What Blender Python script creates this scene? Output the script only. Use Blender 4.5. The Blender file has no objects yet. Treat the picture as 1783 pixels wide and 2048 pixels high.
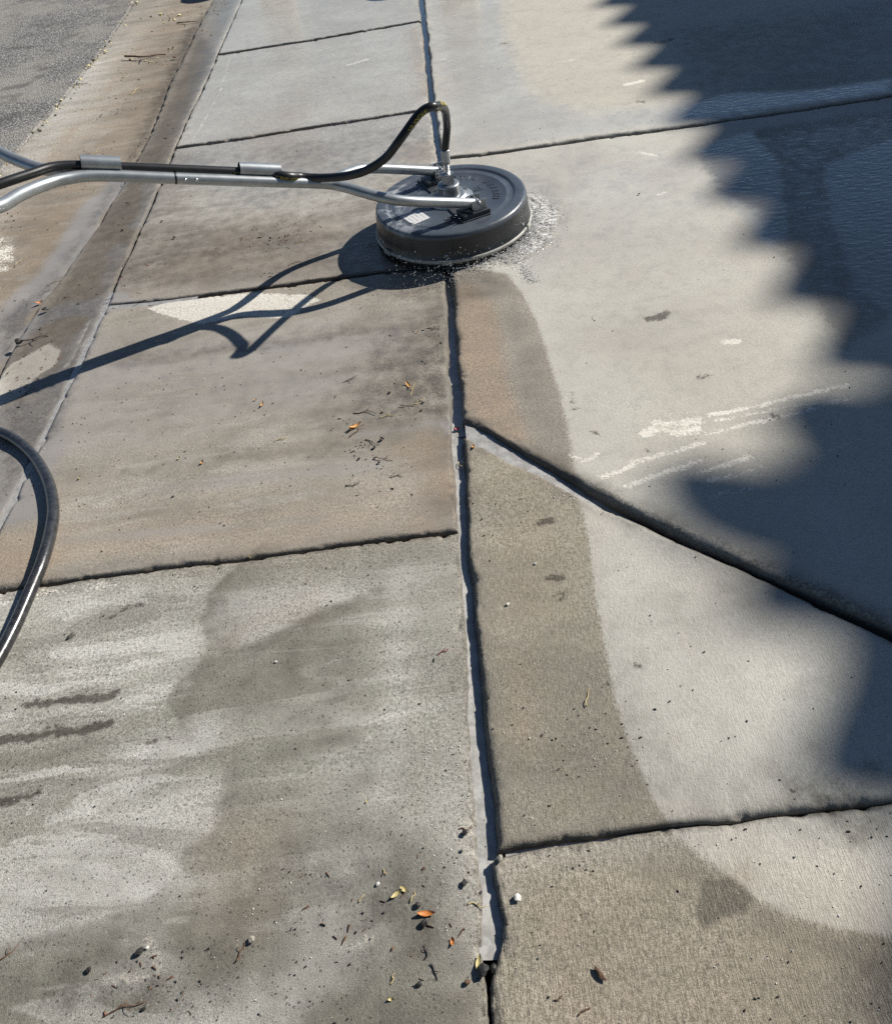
import bpy, bmesh, math, random
import numpy as np
from mathutils import Vector, Matrix
# ------------------------------------------------------------------ camera, world, sun, exposure
SC = bpy.context.scene
COL = SC.collection
CAMH = 1.4
cam_d = bpy.data.cameras.new('camera'); cam = bpy.data.objects.new('camera', cam_d); COL.objects.link(cam)
cam_d.sensor_fit = 'HORIZONTAL'; cam_d.sensor_width = 36.0; cam_d.lens = 31.9013
cam_d.clip_start = 0.05; cam_d.clip_end = 1000
CR = [[0.990797, -0.04453, -0.127821], [-0.119851, -0.727487, -0.675573], [-0.062905, 0.684675, -0.726129]]     # rows: right, down, forward
cam.matrix_world = Matrix(((CR[0][0], -CR[1][0], -CR[2][0], 0), (CR[0][1], -CR[1][1], -CR[2][1], 0), (CR[0][2], -CR[1][2], -CR[2][2], CAMH), (0, 0, 0, 1)))
SC.camera = cam
SUNX, SUNY = 1.30, 0.63                      # ground shift of a shadow per metre of height
SUN_EL = math.atan2(1.0, math.hypot(SUNX, SUNY))
world = bpy.data.worlds.new('World'); SC.world = world; world.use_nodes = True
wn = world.node_tree.nodes; wl = world.node_tree.links; wn.clear()
wo = wn.new('ShaderNodeOutputWorld'); wb = wn.new('ShaderNodeBackground'); sky = wn.new('ShaderNodeTexSky')
sky.sky_type = 'NISHITA'; sky.sun_disc = False; sky.sun_elevation = SUN_EL
sky.sun_rotation = math.atan2(SUNX, SUNY); sky.altitude = 900; sky.air_density = 1.0; sky.dust_density = 0.2; sky.ozone_density = 3.0
wb.inputs[1].default_value = 0.052
wl.new(sky.outputs[0], wb.inputs[0]); wl.new(wb.outputs[0], wo.inputs[0])
sun_d = bpy.data.lights.new('sun', 'SUN'); sun = bpy.data.objects.new('sun', sun_d); COL.objects.link(sun)
sun_d.energy = 5.0; sun_d.angle = math.radians(0.6); sun_d.color = (1.0, 0.955, 0.88)
sun.rotation_euler = Vector((-SUNX, -SUNY, -1.0)).to_track_quat('-Z', 'Y').to_euler()
sun.location = (8, 4, 9)
SC.view_settings.view_transform = 'Standard'; SC.view_settings.look = 'None'; SC.view_settings.gamma = 1.0
SC.view_settings.exposure = 0.48
SC.view_settings.use_curve_mapping = False
SC.cycles.use_denoising = False; SC.cycles.max_bounces = 5; SC.cycles.diffuse_bounces = 2; SC.cycles.glossy_bounces = 2; SC.cycles.transmission_bounces = 2
random.seed(7); RNG = np.random.default_rng(11)
# ------------------------------------------------------------------ traced data, metres on the ground
EDGES = {'jl': [(-0.1131, 0.1034), (-0.1007, 0.2513), (-0.0998, 0.2996), (-0.1039, 0.3171), (-0.1051, 0.3525), (-0.1034, 0.3967), (-0.1043, 0.4513), (-0.1062, 0.5092), (-0.1027, 0.5976), (-0.1026, 0.6945), (-0.1036, 0.754), (-0.0974, 0.9175), (-0.0956, 0.9804), (-0.0955, 1.0747), (-0.0969, 1.1691), (-0.0969, 1.2306), (-0.0975, 1.2869), (-0.0943, 1.4167), (-0.0923, 1.6098), (-0.0871, 1.8297), (-0.078, 2.0823), (-0.0764, 2.2555), (-0.0706, 2.5781), (-0.068, 3.4289), (-0.0839, 3.9787), (-0.0857, 4.7402), (-0.0955, 5.6971), (-0.0975, 6.4234)], 'jr': [(-0.109, 0.1025), (-0.0963, 0.2494), (-0.0953, 0.2974), (-0.0917, 0.3128), (-0.0759, 0.3481), (-0.0678, 0.3914), (-0.0755, 0.4342), (-0.0814, 0.4829), (-0.0687, 0.511), (-0.0679, 0.5904), (-0.071, 0.6867), (-0.0731, 0.7458), (-0.0719, 0.9084), (-0.0717, 0.971), (-0.0717, 1.0645), (-0.0734, 1.1581), (-0.073, 1.219), (-0.0718, 1.2745), (-0.0662, 1.4028), (-0.0618, 1.5597), (-0.0623, 1.6411), (-0.0609, 1.8124), (-0.0592, 2.0646), (-0.0552, 2.2959), (-0.051, 2.5561), (-0.0465, 3.3993), (-0.0599, 3.9435), (-0.0611, 4.6981), (-0.064, 5.643), (-0.0629, 6.3606)], 'dg_hi': [(-0.0591, 1.6352), (0.0103, 1.5747), (0.0802, 1.4894), (0.1995, 1.3554), (0.298, 1.2436), (0.4361, 1.113), (0.561, 0.9982), (0.7331, 0.8433), (0.9314, 0.6645)], 'dg_lo': [(-0.0569, 1.5746), (0.0101, 1.5034), (0.0973, 1.4206), (0.1934, 1.3165), (0.3047, 1.2181), (0.3716, 1.1612), (0.4777, 1.0647), (0.5978, 0.952), (0.729, 0.8283), (0.9266, 0.6498)], 's45_hi': [(-1.4871, 1.2402), (-1.2288, 1.2421), (-0.9235, 1.2428), (-0.5998, 1.246), (-0.3549, 1.251), (-0.0943, 1.2513)], 's45_lo': [(-1.4891, 1.2357), (-1.2306, 1.2377), (-0.9255, 1.24), (-0.6013, 1.2433), (-0.3562, 1.2484), (-0.0977, 1.246)], 's34_hi': [(-1.286, 2.5222), (-1.1235, 2.5043), (-0.9406, 2.5005), (-0.7592, 2.4932), (-0.5091, 2.4907), (-0.2622, 2.4848), (-0.074, 2.484)], 's34_lo': [(-1.2913, 2.5104), (-1.1214, 2.4908), (-0.939, 2.487), (-0.7581, 2.4799), (-0.5088, 2.4775), (-0.2626, 2.4717), (-0.0747, 2.4743)], 's23_hi': [(-1.2992, 3.8945), (-0.9361, 3.8776), (-0.4571, 3.8855), (-0.0735, 3.8984)], 's23_lo': [(-1.3003, 3.871), (-0.9343, 3.8586), (-0.4568, 3.8666), (-0.0744, 3.8796)], 's12_hi': [(-1.2979, 5.2362), (-0.8076, 5.2261), (-0.0889, 5.2461)], 's12_lo': [(-1.297, 5.2067), (-0.8056, 5.1954), (-0.0897, 5.2251)], 'd01_hi': [(-0.0533, 3.2976), (0.1934, 3.2739), (0.6009, 3.2746), (0.9973, 3.2565), (1.3908, 3.2572), (1.7467, 3.2605), (2.7249, 3.2643)], 'd01_lo': [(-0.048, 3.2857), (0.1922, 3.2644), (0.5993, 3.2652), (0.9953, 3.2473), (1.3901, 3.2528), (1.746, 3.2561), (2.7243, 3.2603)], 'd23_hi': [(-0.066, 0.5015), (0.0243, 0.5093), (0.1103, 0.5123), (0.2216, 0.5163), (0.3646, 0.5171), (0.6002, 0.5215), (0.8597, 0.5273)], 'd23_lo': [(-0.0761, 0.4927), (0.0233, 0.5038), (0.1096, 0.5077), (0.2213, 0.5126), (0.3655, 0.5159), (0.6023, 0.5212), (0.8628, 0.5271)], 'cb': [(-1.3199, 7.2101), (-1.3163, 6.4003), (-1.3094, 5.2635), (-1.3025, 4.6832), (-1.3078, 4.3698), (-1.3061, 3.91), (-1.2933, 3.2647), (-1.2951, 2.5502), (-1.2973, 2.1352), (-1.3008, 1.875), (-1.3078, 1.4536), (-1.3189, 1.0764)], 'gt': [(-1.558, 7.4154), (-1.5654, 6.5898), (-1.5583, 5.5917), (-1.5416, 4.883), (-1.4978, 4.212), (-1.4982, 3.6579), (-1.5169, 3.1791), (-1.5545, 2.7998), (-1.5864, 2.6185), (-1.5884, 2.3718), (-1.5865, 2.2136), (-1.5876, 1.5998)], 'as': [(-2.2401, 7.8559), (-2.2276, 6.9727), (-2.1819, 6.0582), (-2.1835, 5.083), (-2.2096, 4.3347), (-2.2179, 3.9752), (-2.2279, 3.0913)]}
STROKES = {
 'clean': [
  ('poly', 1, 0.009, 0, [(-0.0953, 3.3704), (1.8128, 3.4126), (2.8285, 3.4236), (1.1232, 0.2575), (0.518, 0.3218), (0.4371, 0.3422), (0.3761, 0.3637), (0.3386, 0.3896), (0.3058, 0.426), (0.284, 0.4492), (0.256, 0.4801), (0.2318, 0.504), (0.2249, 0.5286), (0.2078, 0.5703), (0.193, 0.6465), (0.1829, 0.7599), (0.1837, 0.8969), (0.1987, 1.1355), (0.2013, 1.2912), (0.2055, 1.3936), (0.2099, 1.5039), (0.2077, 1.6667), (0.2021, 1.8254), (0.1918, 2.0286), (0.1659, 2.2029), (0.131, 2.3335), (-0.1229, 2.4841)]),
  ('poly', 0.92, 0.03, 0, [(-0.0704, 6.6192), (3.7085, 4.1341), (3.0794, 3.2393), (1.753, 3.2702), (-0.0965, 3.3309)]),
  ('poly', 0.72, 0.05, 0, [(-1.373, 7.2529), (-0.0627, 6.3422), (-0.0642, 3.8717), (-1.3204, 3.8911)]),
  ('poly', 0.55, 0.12, 0, [(-1.3204, 3.8911), (-0.0646, 3.8596), (-0.0648, 3.2962), (-0.343, 2.9588), (-0.6896, 2.8611), (-0.9852, 2.9876), (-1.2383, 3.3269), (-1.1394, 3.6424)]),
  ('poly', 0.35, 0.15, 0, [(-0.4104, 2.6682), (-1.0433, 3.0884), (-1.4007, 3.7514), (-0.0814, 3.8151), (-0.072, 2.8546)]),
 ],
 'warm': [
  ('poly', 0.9, 0.05, 0, [(0.4147, 6.0403), (0.3486, 4.82), (0.3411, 4.3391), (0.3826, 3.9385), (0.4556, 3.7033), (0.6088, 3.5602), (0.8561, 3.5174), (1.0759, 3.5533), (1.569, 3.7691), (2.2205, 4.8982)]),
  ('poly', 0.55, 0.25, 0, [(0.2815, 1.88), (1.2917, 2.1712), (1.3628, 1.2524), (0.7408, 0.8591), (0.3042, 1.2739)]),
  ('poly', 0.7, 0.1, 0, [(0.254, 0.4754), (0.5969, 0.5098), (0.5163, 0.3178), (0.3681, 0.3724)]),
  ('poly', 0.4, 0.2, 0, [(0.6605, 2.6283), (0.965, 2.6084), (0.9811, 1.8654), (0.746, 1.7749), (0.3721, 1.9857)]),
 ],
 'mud': [
  ('line', 0.6, 0.04, 0.02, [(-1.9222, 6.1028), (-1.8941, 5.3957), (-1.9362, 4.8338)]),
  ('line', 0.6, 0.05, 0.03, [(-1.9848, 4.4924), (-1.9662, 3.9841), (-1.9958, 3.6173)]),
  ('poly', 0.5, 0.05, 0, [(-1.8384, 3.2854), (-1.7264, 3.4353), (-1.6314, 2.9753), (-1.7358, 2.8503)]),
  ('poly', 1.0, 0.035, 0, [(-0.0511, 2.3036), (0.0288, 2.2921), (0.0675, 2.1696), (0.0779, 1.9767), (0.0726, 1.7835), (0.0883, 1.6274), (0.1059, 1.5139), (0.0458, 1.5349), (-0.0135, 1.6164), (-0.0529, 1.6766), (-0.0607, 1.859)]),
  ('poly', 0.15, 0.12, 0, [(-1.7162, 2.5667), (-0.5821, 2.5066), (-0.0757, 2.3735), (-0.0757, 1.6093), (-0.0946, 1.2674), (-1.2376, 1.2668)]),
  ('poly', 0.55, 0.1, 0, [(-1.3973, 1.4661), (-0.9502, 1.4051), (-0.62, 1.4037), (-0.3606, 1.3955), (-0.1321, 1.383), (-0.0934, 1.2672), (-0.6025, 1.267), (-1.2376, 1.2668)]),
  ('line', 1.0, 0.06, 0.03, [(-0.1724, 1.2881), (-0.127, 1.3561), (-0.1177, 1.425)]),
  ('poly', 0.7, 0.05, 0, [(-0.2727, 1.5861), (-0.1634, 1.6262), (-0.0978, 1.5731), (-0.1105, 1.4419), (-0.2325, 1.5008)]),
  ('poly', 0.9, 0.06, 0, [(-1.368, 1.426), (-1.2137, 1.4297), (-1.0924, 1.3422), (-1.1075, 1.2635), (-1.3075, 1.2674)]),
  ('poly', 0.5, 0.15, 0, [(-0.0707, 0.5134), (0.2579, 0.4271), (0.5107, 0.3045), (0.4143, 0.0747), (-0.1141, 0.1036)]),
  ('poly', 0.55, 0.03, 0, [(0.3076, 0.4321), (0.338, 0.4397), (0.3434, 0.4181), (0.3294, 0.3979), (0.3172, 0.4104)]),
  ('poly', 0.35, 0.12, 0, [(-0.0577, 1.5544), (0.1764, 1.3635), (0.1346, 0.9405), (-0.0666, 0.9051)]),
  ('poly', 0.9, 0.08, 0, [(0.0012, 0.8606), (0.0211, 0.8582), (0.001, 0.6971), (-0.0166, 0.7092)]),
  ('poly', 0.5, 0.1, 0, [(-1.6998, 7.5324), (-2.2713, 7.8938), (-2.1215, 6.2046), (-2.0477, 4.5166), (-2.1462, 3.7686), (-2.0579, 2.9349), (-1.6466, 2.0875), (-1.6032, 2.5721), (-1.5079, 3.2444), (-1.4988, 4.1992)]),
  ('poly', 0.35, 0.1, 0, [(-1.3792, 5.7676), (-1.5238, 5.8415), (-1.4667, 3.8295), (-1.5369, 2.6308), (-1.5595, 2.154), (-1.3506, 1.5699), (-1.3317, 2.5792), (-1.3195, 3.949)]),
  ('poly', 0.4, 0.1, 0, [(-1.0193, 4.1212), (-0.7205, 4.1643), (-0.5724, 3.4465), (-0.849, 3.5421)]),
  ('poly', 0.55, 0.05, 0, [(-0.2445, 3.5378), (-0.0902, 3.5347), (-0.084, 3.3265), (-0.2234, 3.3259)]),
  ('poly', 0.5, 0.05, 0, [(-0.1797, 5.126), (-0.0973, 5.1771), (-0.0785, 4.0648), (-0.1281, 4.0203)]),
  ('poly', 0.35, 0.2, 0, [(-1.2374, 3.0205), (-0.6272, 3.0466), (-0.1128, 2.8077), (-0.2983, 2.5317), (-1.2443, 2.5444)]),
  ('poly', 0.5, 0.08, 0, [(-0.5136, 1.1079), (-0.4341, 1.1399), (-0.4185, 1.0806), (-0.4731, 1.0467), (-0.5958, 1.0228), (-0.6382, 1.0019)]),
  ('poly', 0.5, 0.12, 0, [(-0.5659, 0.5975), (-0.4617, 0.5968), (-0.4832, 0.4602), (-0.555, 0.4662)]),
 ],
 'silt': [
  ('line', 0.9, 0.06, 0.07, [(-1.5285, 3.6352), (-1.5886, 3.3927), (-1.5916, 3.127), (-1.6055, 2.8908), (-1.652, 2.7202), (-1.7035, 2.5313), (-1.7783, 2.3344)]),
  ('line', 0.9, 0.04, 0.05, [(-1.2606, 2.5353), (-1.3576, 2.5361), (-1.4736, 2.5484), (-1.5532, 2.5031), (-1.6433, 2.363), (-1.6911, 2.2027)]),
  ('line', 0.8, 0.03, 0.02, [(-1.2832, 2.5149), (-1.1221, 2.4942), (-0.9367, 2.4735)]),
  ('line', 0.9, 0.03, 0.03, [(-1.3032, 2.5064), (-1.316, 2.3843), (-1.3201, 2.211), (-1.3157, 2.0251), (-1.3117, 1.8564), (-1.308, 1.7028)]),
  ('poly', 0.85, 0.05, 0, [(-1.6406, 1.9861), (-1.3995, 1.9801), (-1.262, 1.8605), (-1.2219, 1.6789), (-1.1824, 1.4603), (-1.2717, 1.439), (-1.4122, 1.4329)]),
  ('line', 0.6, 0.04, 0.02, [(-0.3425, 1.644), (-0.2317, 1.6477), (-0.1489, 1.6525), (-0.0881, 1.6323)]),
  ('line', 0.7, 0.03, 0.018, [(-0.0793, 1.8055), (-0.0752, 1.6932), (-0.0891, 1.6119)]),
  ('line', 0.5, 0.06, 0.05, [(-1.3469, 2.9461), (-1.3334, 2.7716), (-1.294, 2.5569)]),
  ('line', 0.5, 0.05, 0.05, [(-1.3879, 3.693), (-1.3169, 3.3687), (-1.3097, 3.1413)]),
  ('poly', 0.45, 0.2, 0, [(-1.6433, 2.363), (-1.2877, 2.427), (-0.7342, 2.2937), (-0.1461, 2.2683), (-0.1082, 1.9821), (-0.516, 1.7155), (-1.3806, 1.654)]),
  ('line', 0.5, 0.05, 0.03, [(-0.91, 1.5254), (-0.5536, 1.5201), (-0.2854, 1.5103)]),
  ('line', 0.5, 0.04, 0.02, [(-1.1169, 1.3798), (-0.7426, 1.3547), (-0.4339, 1.3388)]),
  ('line', 0.6, 0.012, 0.008, [(-1.5524, 5.4594), (-1.5216, 4.6913), (-1.4867, 4.1442)]),
  ('line', 0.6, 0.012, 0.01, [(-1.3038, 4.9088), (-1.2879, 4.4983), (-1.2943, 4.3075)]),
 ],
 'pale': [
  ('line', 0.42, 0.03, 0.02, [(-1.2168, 1.1991), (-1.1317, 1.2098), (-1.032, 1.2139), (-0.9196, 1.216)]),
  ('line', 0.5, 0.02, 0.014, [(-0.6714, 0.4082), (-0.653, 0.3878), (-0.6402, 0.3682)]),
  ('line', 0.5, 0.02, 0.012, [(-0.7204, 0.3557), (-0.6648, 0.3553)]),
  ('line', 0.5, 0.02, 0.014, [(-0.3386, 0.3727), (-0.2906, 0.3838)]),
  ('poly', 1, 0.02, 0, [(-1.1281, 2.4636), (-1.0246, 2.4891), (-0.8705, 2.4761), (-0.7476, 2.4675), (-0.6454, 2.4254), (-0.5471, 2.4004), (-0.5009, 2.3575), (-0.5497, 2.3237), (-0.6103, 2.2786), (-0.6921, 2.2984), (-0.7595, 2.3298), (-0.9014, 2.3101), (-0.9805, 2.3531), (-1.0425, 2.3987)]),
  ('poly', 1, 0.02, 0, [(-1.5834, 2.1003), (-1.5586, 2.2497), (-1.5031, 2.2943), (-1.474, 2.3197), (-1.4435, 2.3362), (-1.3901, 2.2775), (-1.385, 2.1977), (-1.4345, 2.138), (-1.443, 2.0615), (-1.5356, 1.9952)]),
  ('line', 0.85, 0.012, 0.006, [(-1.3341, 2.4504), (-1.3358, 2.3588), (-1.3374, 2.2713), (-1.3402, 2.1742)]),
  ('poly', 0.5, 0.05, 0, [(-2.0851, 3.4038), (-1.9213, 3.2655), (-1.8237, 3.1095), (-1.8026, 2.9246), (-1.8948, 2.8921)]),
  ('line', 1, 0.012, 0.006, [(0.9275, 1.5746), (0.8585, 1.5642), (0.776, 1.5506), (0.6732, 1.5352), (0.5658, 1.5248)]),
  ('line', 0.8, 0.01, 0.004, [(0.8851, 1.5283), (0.7921, 1.5173), (0.691, 1.5119), (0.5758, 1.5013)]),
  ('line', 0.9, 0.01, 0.005, [(0.9115, 1.523), (0.7839, 1.4934), (0.6489, 1.4755), (0.5429, 1.4579)]),
  ('line', 0.75, 0.02, 0.014, [(0.5415, 1.5139), (0.5018, 1.506), (0.4649, 1.5093), (0.4294, 1.5201)]),
  ('line', 0.75, 0.02, 0.014, [(0.526, 1.4782), (0.4698, 1.4775), (0.4244, 1.4977), (0.397, 1.4876)]),
  ('line', 0.85, 0.012, 0.006, [(0.5293, 1.4251), (0.4539, 1.4116), (0.3627, 1.3904)]),
  ('line', 0.85, 0.014, 0.007, [(0.3533, 1.3921), (0.3104, 1.3661), (0.2622, 1.3606)]),
  ('line', 0.85, 0.012, 0.007, [(0.3152, 1.317), (0.4013, 1.3413), (0.4992, 1.3657)]),
  ('line', 0.7, 0.014, 0.006, [(0.2029, 1.4412), (0.2337, 1.4155), (0.2659, 1.437)]),
  ('line', 0.6, 0.008, 0.003, [(0.5253, 1.5488), (0.4625, 1.5532), (0.3894, 1.5718)]),
  ('line', 0.65, 0.014, 0.008, [(0.508, 1.2971), (0.568, 1.3034), (0.6466, 1.3322)]),
  ('line', 0.65, 0.014, 0.01, [(0.4809, 1.3273), (0.5438, 1.342), (0.6194, 1.358)]),
  ('line', 0.65, 0.012, 0.006, [(0.4756, 1.2402), (0.5302, 1.252), (0.5891, 1.2582)]),
  ('line', 0.6, 0.01, 0.006, [(0.8033, 1.3472), (0.8454, 1.366), (0.8527, 1.4007)]),
  ('line', 1, 0.01, 0.012, [(0.691, 1.8207), (0.7143, 1.8154)]),
  ('line', 1, 0.01, 0.014, [(0.8063, 3.7761), (0.876, 3.79)]),
  ('line', 0.9, 0.01, 0.008, [(0.7179, 3.082), (0.7693, 3.036)]),
  ('line', 0.8, 0.01, 0.008, [(0.7076, 2.7212), (0.7358, 2.7279)]),
  ('line', 0.9, 0.01, 0.01, [(-0.5025, 4.6751), (-0.4487, 4.698), (-0.3945, 4.721)]),
  ('line', 0.8, 0.01, 0.006, [(0.5735, 4.1806), (0.642, 4.1849)]),
  ('line', 0.8, 0.01, 0.009, [(-0.0069, 4.4852), (0.0189, 4.4809)]),
  ('line', 0.8, 0.008, 0.003, [(-1.2193, 5.1832), (-1.1898, 4.5659), (-1.2137, 4.0704), (-1.2263, 3.9304)]),
  ('line', 0.5, 0.008, 0.003, [(-1.1749, 3.8194), (-1.1075, 3.3321), (-1.0676, 2.9711)]),
  ('line', 0.7, 0.006, 0.002, [(-1.0556, 2.7375), (-1.0552, 2.6658)]),
  ('line', 0.5, 0.02, 0.008, [(-0.6678, 0.4079), (-0.6556, 0.3917), (-0.6445, 0.3722)]),
  ('line', 0.5, 0.02, 0.01, [(-0.7375, 0.3555), (-0.7083, 0.3585), (-0.6643, 0.3531)]),
  ('line', 0.5, 0.02, 0.01, [(-0.3303, 0.3743), (-0.2931, 0.384)]),
  ('line', 0.4, 0.03, 0.02, [(-1.1929, 1.2033), (-1.145, 1.2117), (-1.0838, 1.2182)]),
 ],
 'light': [
  ('line', 0.8, 0.03, 0.02, [(-1.8871, 4.8136), (-1.8485, 4.9527), (-1.8035, 5.0137)]),
  ('line', 0.7, 0.03, 0.02, [(-1.8227, 4.1106), (-1.7913, 4.2864), (-1.7616, 4.3272)]),
  ('line', 0.7, 0.04, 0.03, [(-1.9045, 3.217), (-1.7998, 3.1028), (-1.764, 2.9334)]),
  ('line', 0.6, 0.03, 0.015, [(-1.912, 5.4039), (-1.8764, 5.6684)]),
  ('poly', 0.7, 0.16, 0, [(-2.4023, 7.3654), (-1.9266, 6.8185), (-1.8586, 5.3795), (-1.851, 4.3088), (-1.9071, 3.6396), (-2.0473, 3.3021), (-2.3252, 4.0496), (-2.1847, 4.3356), (-2.1628, 5.0057), (-2.1698, 5.9098)]),
  ('poly', 0.8, 0.06, 0, [(-2.2065, 5.728), (-2.0564, 5.4699), (-2.0021, 5.1406), (-2.0903, 4.859), (-2.1355, 4.6202), (-2.1583, 4.4237), (-2.1727, 4.2993), (-2.2195, 4.7983), (-2.2096, 5.2731)]),
  ('line', 0.5, 0.035, 0.02, [(-0.2353, 1.1402), (-0.2363, 0.9373), (-0.2521, 0.7649), (-0.2799, 0.6164), (-0.3254, 0.4631), (-0.3706, 0.3517), (-0.4055, 0.2777)]),
  ('poly', 0.7, 0.05, 0, [(-1.2826, 1.2389), (-0.8979, 1.2298), (-0.8358, 1.1753), (-1.0154, 1.1563), (-1.2498, 1.152)]),
  ('line', 0.8, 0.02, 0.012, [(-0.709, 0.415), (-0.6661, 0.4001), (-0.6453, 0.376)]),
  ('line', 0.8, 0.02, 0.016, [(-0.7282, 0.3527), (-0.6648, 0.3553)]),
  ('edge', 0.95, 0.012, 0.24, [(-0.6348, 0.5585), (-0.5915, 0.5797), (-0.5814, 0.6177), (-0.6061, 0.6566), (-0.6391, 0.6599)]),
  ('edge', 0.9, 0.012, 0.2, [(-0.708, 0.7318), (-0.6444, 0.746), (-0.6303, 0.7659), (-0.6517, 0.7878), (-0.6881, 0.7874)]),
  ('edge', 0.95, 0.015, 0.3, [(-0.7683, 0.4553), (-0.7002, 0.4734), (-0.6482, 0.5074), (-0.6585, 0.5359), (-0.6952, 0.533)]),
  ('edge', 0.7, 0.012, 0.12, [(-0.4089, 0.2982), (-0.3847, 0.3419), (-0.3569, 0.4027), (-0.3349, 0.4803)]),
  ('line', 0.9, 0.03, 0.018, [(-0.6678, 0.4079), (-0.6495, 0.3837), (-0.6173, 0.3518)]),
  ('line', 0.9, 0.03, 0.02, [(-0.7403, 0.3499), (-0.7079, 0.357), (-0.6648, 0.3553)]),
  ('line', 0.9, 0.04, 0.03, [(-0.3385, 0.3712), (-0.2931, 0.3825)]),
  ('line', 0.8, 0.02, 0.04, [(-0.5852, 0.2933), (-0.5293, 0.3011), (-0.4891, 0.3052)]),
  ('poly', 0.3, 0.06, 0, [(-0.1601, 0.7022), (-0.0967, 0.7159), (-0.1109, 0.3537), (-0.1657, 0.3579)]),
  ('poly', 0.45, 0.05, 0, [(-1.3086, 1.2364), (-0.6594, 1.2178), (-0.6871, 1.1615), (-0.6967, 1.077), (-0.6672, 1.0057), (-0.6847, 0.9439), (-0.7324, 0.8768), (-0.8161, 0.8399), (-1.0743, 0.801), (-1.1422, 0.8083)]),
  ('poly', 0.7, 0.03, 0, [(-0.6276, 1.1413), (-0.5168, 1.1401), (-0.4175, 1.1375), (-0.3274, 1.1044), (-0.3725, 1.0811), (-0.4222, 1.0672), (-0.4954, 1.0295), (-0.5703, 0.9931), (-0.6475, 1.0031), (-0.6823, 1.0613), (-0.6798, 1.1169)]),
  ('line', 0.9, 0.04, 0.03, [(-0.7755, 0.758), (-0.7059, 0.772), (-0.6454, 0.7816)]),
  ('line', 0.9, 0.05, 0.05, [(-0.8543, 0.5968), (-0.7322, 0.6133), (-0.6218, 0.6455)]),
  ('line', 0.5, 0.1, 0.04, [(-1.0277, 0.6707), (-0.886, 0.7068), (-0.7916, 0.7385)]),
  ('line', 1, 0.05, 0.05, [(-0.9865, 0.4527), (-0.9033, 0.4786), (-0.7972, 0.4948), (-0.6885, 0.5024)]),
  ('line', 0.4, 0.08, 0.03, [(-0.7899, 0.537), (-0.6649, 0.5217), (-0.6525, 0.5292)]),
  ('poly', 0.35, 0.15, 0, [(-0.2821, 1.1619), (-0.0976, 1.2255), (-0.1064, 0.5103), (-0.1269, 0.4623), (-0.3248, 0.4469), (-0.3887, 0.6272), (-0.3191, 0.8281)]),
  ('line', 0.6, 0.03, 0.03, [(-0.4079, 0.305), (-0.3784, 0.3451), (-0.3569, 0.4027)]),
  ('poly', 0.5, 0.1, 0, [(-0.4926, 1.1337), (-0.6093, 1.1214), (-0.5675, 0.9798)]),
  ('line', 0.4, 0.05, 0.03, [(-0.132, 0.6018), (-0.1282, 0.5123), (-0.1288, 0.4305), (-0.1294, 0.3551)]),
  ('line', 0.35, 0.1, 0.06, [(-0.3332, 0.6603), (-0.3353, 0.4886), (-0.372, 0.3738)]),
  ('poly', 0.5, 0.05, 0, [(-0.0577, 0.5122), (0.2622, 0.5079), (0.2133, 0.4791), (-0.049, 0.4698)]),
 ],
 'wet': [
  ('poly', 0.35, 0.2, 0, [(-1.0169, 0.6404), (-0.141, 0.7001), (-0.1193, 0.22), (-0.9183, 0.2716)]),
  ('poly', 0.3, 0.1, 0, [(-0.3538, 1.1876), (-0.1043, 1.2109), (-0.0986, 0.9196), (-0.2366, 0.8764)]),
  ('line', 0.35, 0.06, 0.05, [(-1.187, 1.612), (-0.7888, 1.621), (-0.4371, 1.5966)]),
  ('line', 0.3, 0.05, 0.03, [(-1.0249, 1.4347), (-0.6247, 1.44), (-0.2842, 1.4179)]),
  ('line', 0.5, 0.05, 0.05, [(-1.1324, 2.1585), (-0.6816, 2.139), (-0.2293, 2.144)]),
  ('poly', 0.5, 0.1, 0, [(-0.3925, 2.2114), (-0.0811, 2.2519), (-0.0938, 1.6543), (-0.3155, 1.6765)]),
  ('line', 0.5, 0.05, 0.06, [(-1.129, 2.7944), (-0.6816, 2.7818), (-0.4148, 2.781)]),
  ('poly', 0.55, 0.07, 0, [(-0.4617, 0.5968), (-0.3139, 0.6584), (-0.15, 0.5143), (-0.1203, 0.312), (-0.3805, 0.2628), (-0.5412, 0.2735), (-0.6398, 0.2801), (-0.602, 0.43)]),
  ('poly', 0.95, 0.06, 0, [(0.9205, 2.9962), (1.1591, 3.1353), (1.693, 3.1271), (2.0178, 2.6477), (1.6155, 1.9123), (1.1465, 1.8256), (0.9812, 1.7217), (0.9855, 2.0778), (0.9957, 2.4887), (0.9121, 2.6635)]),
  ('poly', 0.5, 0.2, 0, [(1.1296, 4.421), (2.2035, 4.3432), (1.9836, 3.2819), (1.023, 3.3516)]),
  ('edge', 0.62, 0.008, 0.22, [(-0.6354, 1.222), (-0.6589, 1.1979), (-0.695, 1.1509), (-0.6871, 1.1037), (-0.7061, 1.0839), (-0.6676, 1.015), (-0.6826, 0.9512), (-0.7298, 0.9185), (-0.7335, 0.8769), (-0.7153, 0.8456)]),
  ('edge', 0.6, 0.008, 0.16, [(-0.3102, 1.1077), (-0.3274, 1.1015), (-0.3725, 1.0811), (-0.4222, 1.0672), (-0.4954, 1.0295), (-0.5703, 0.9931), (-0.6357, 0.986)]),
  ('edge', 0.55, 0.02, 0.2, [(-0.5861, 0.6664), (-0.5941, 0.5955), (-0.654, 0.5602), (-0.6525, 0.5292), (-0.7014, 0.4784), (-0.7693, 0.4595), (-0.8495, 0.4538), (-0.8896, 0.437), (-0.9742, 0.42)]),
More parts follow.
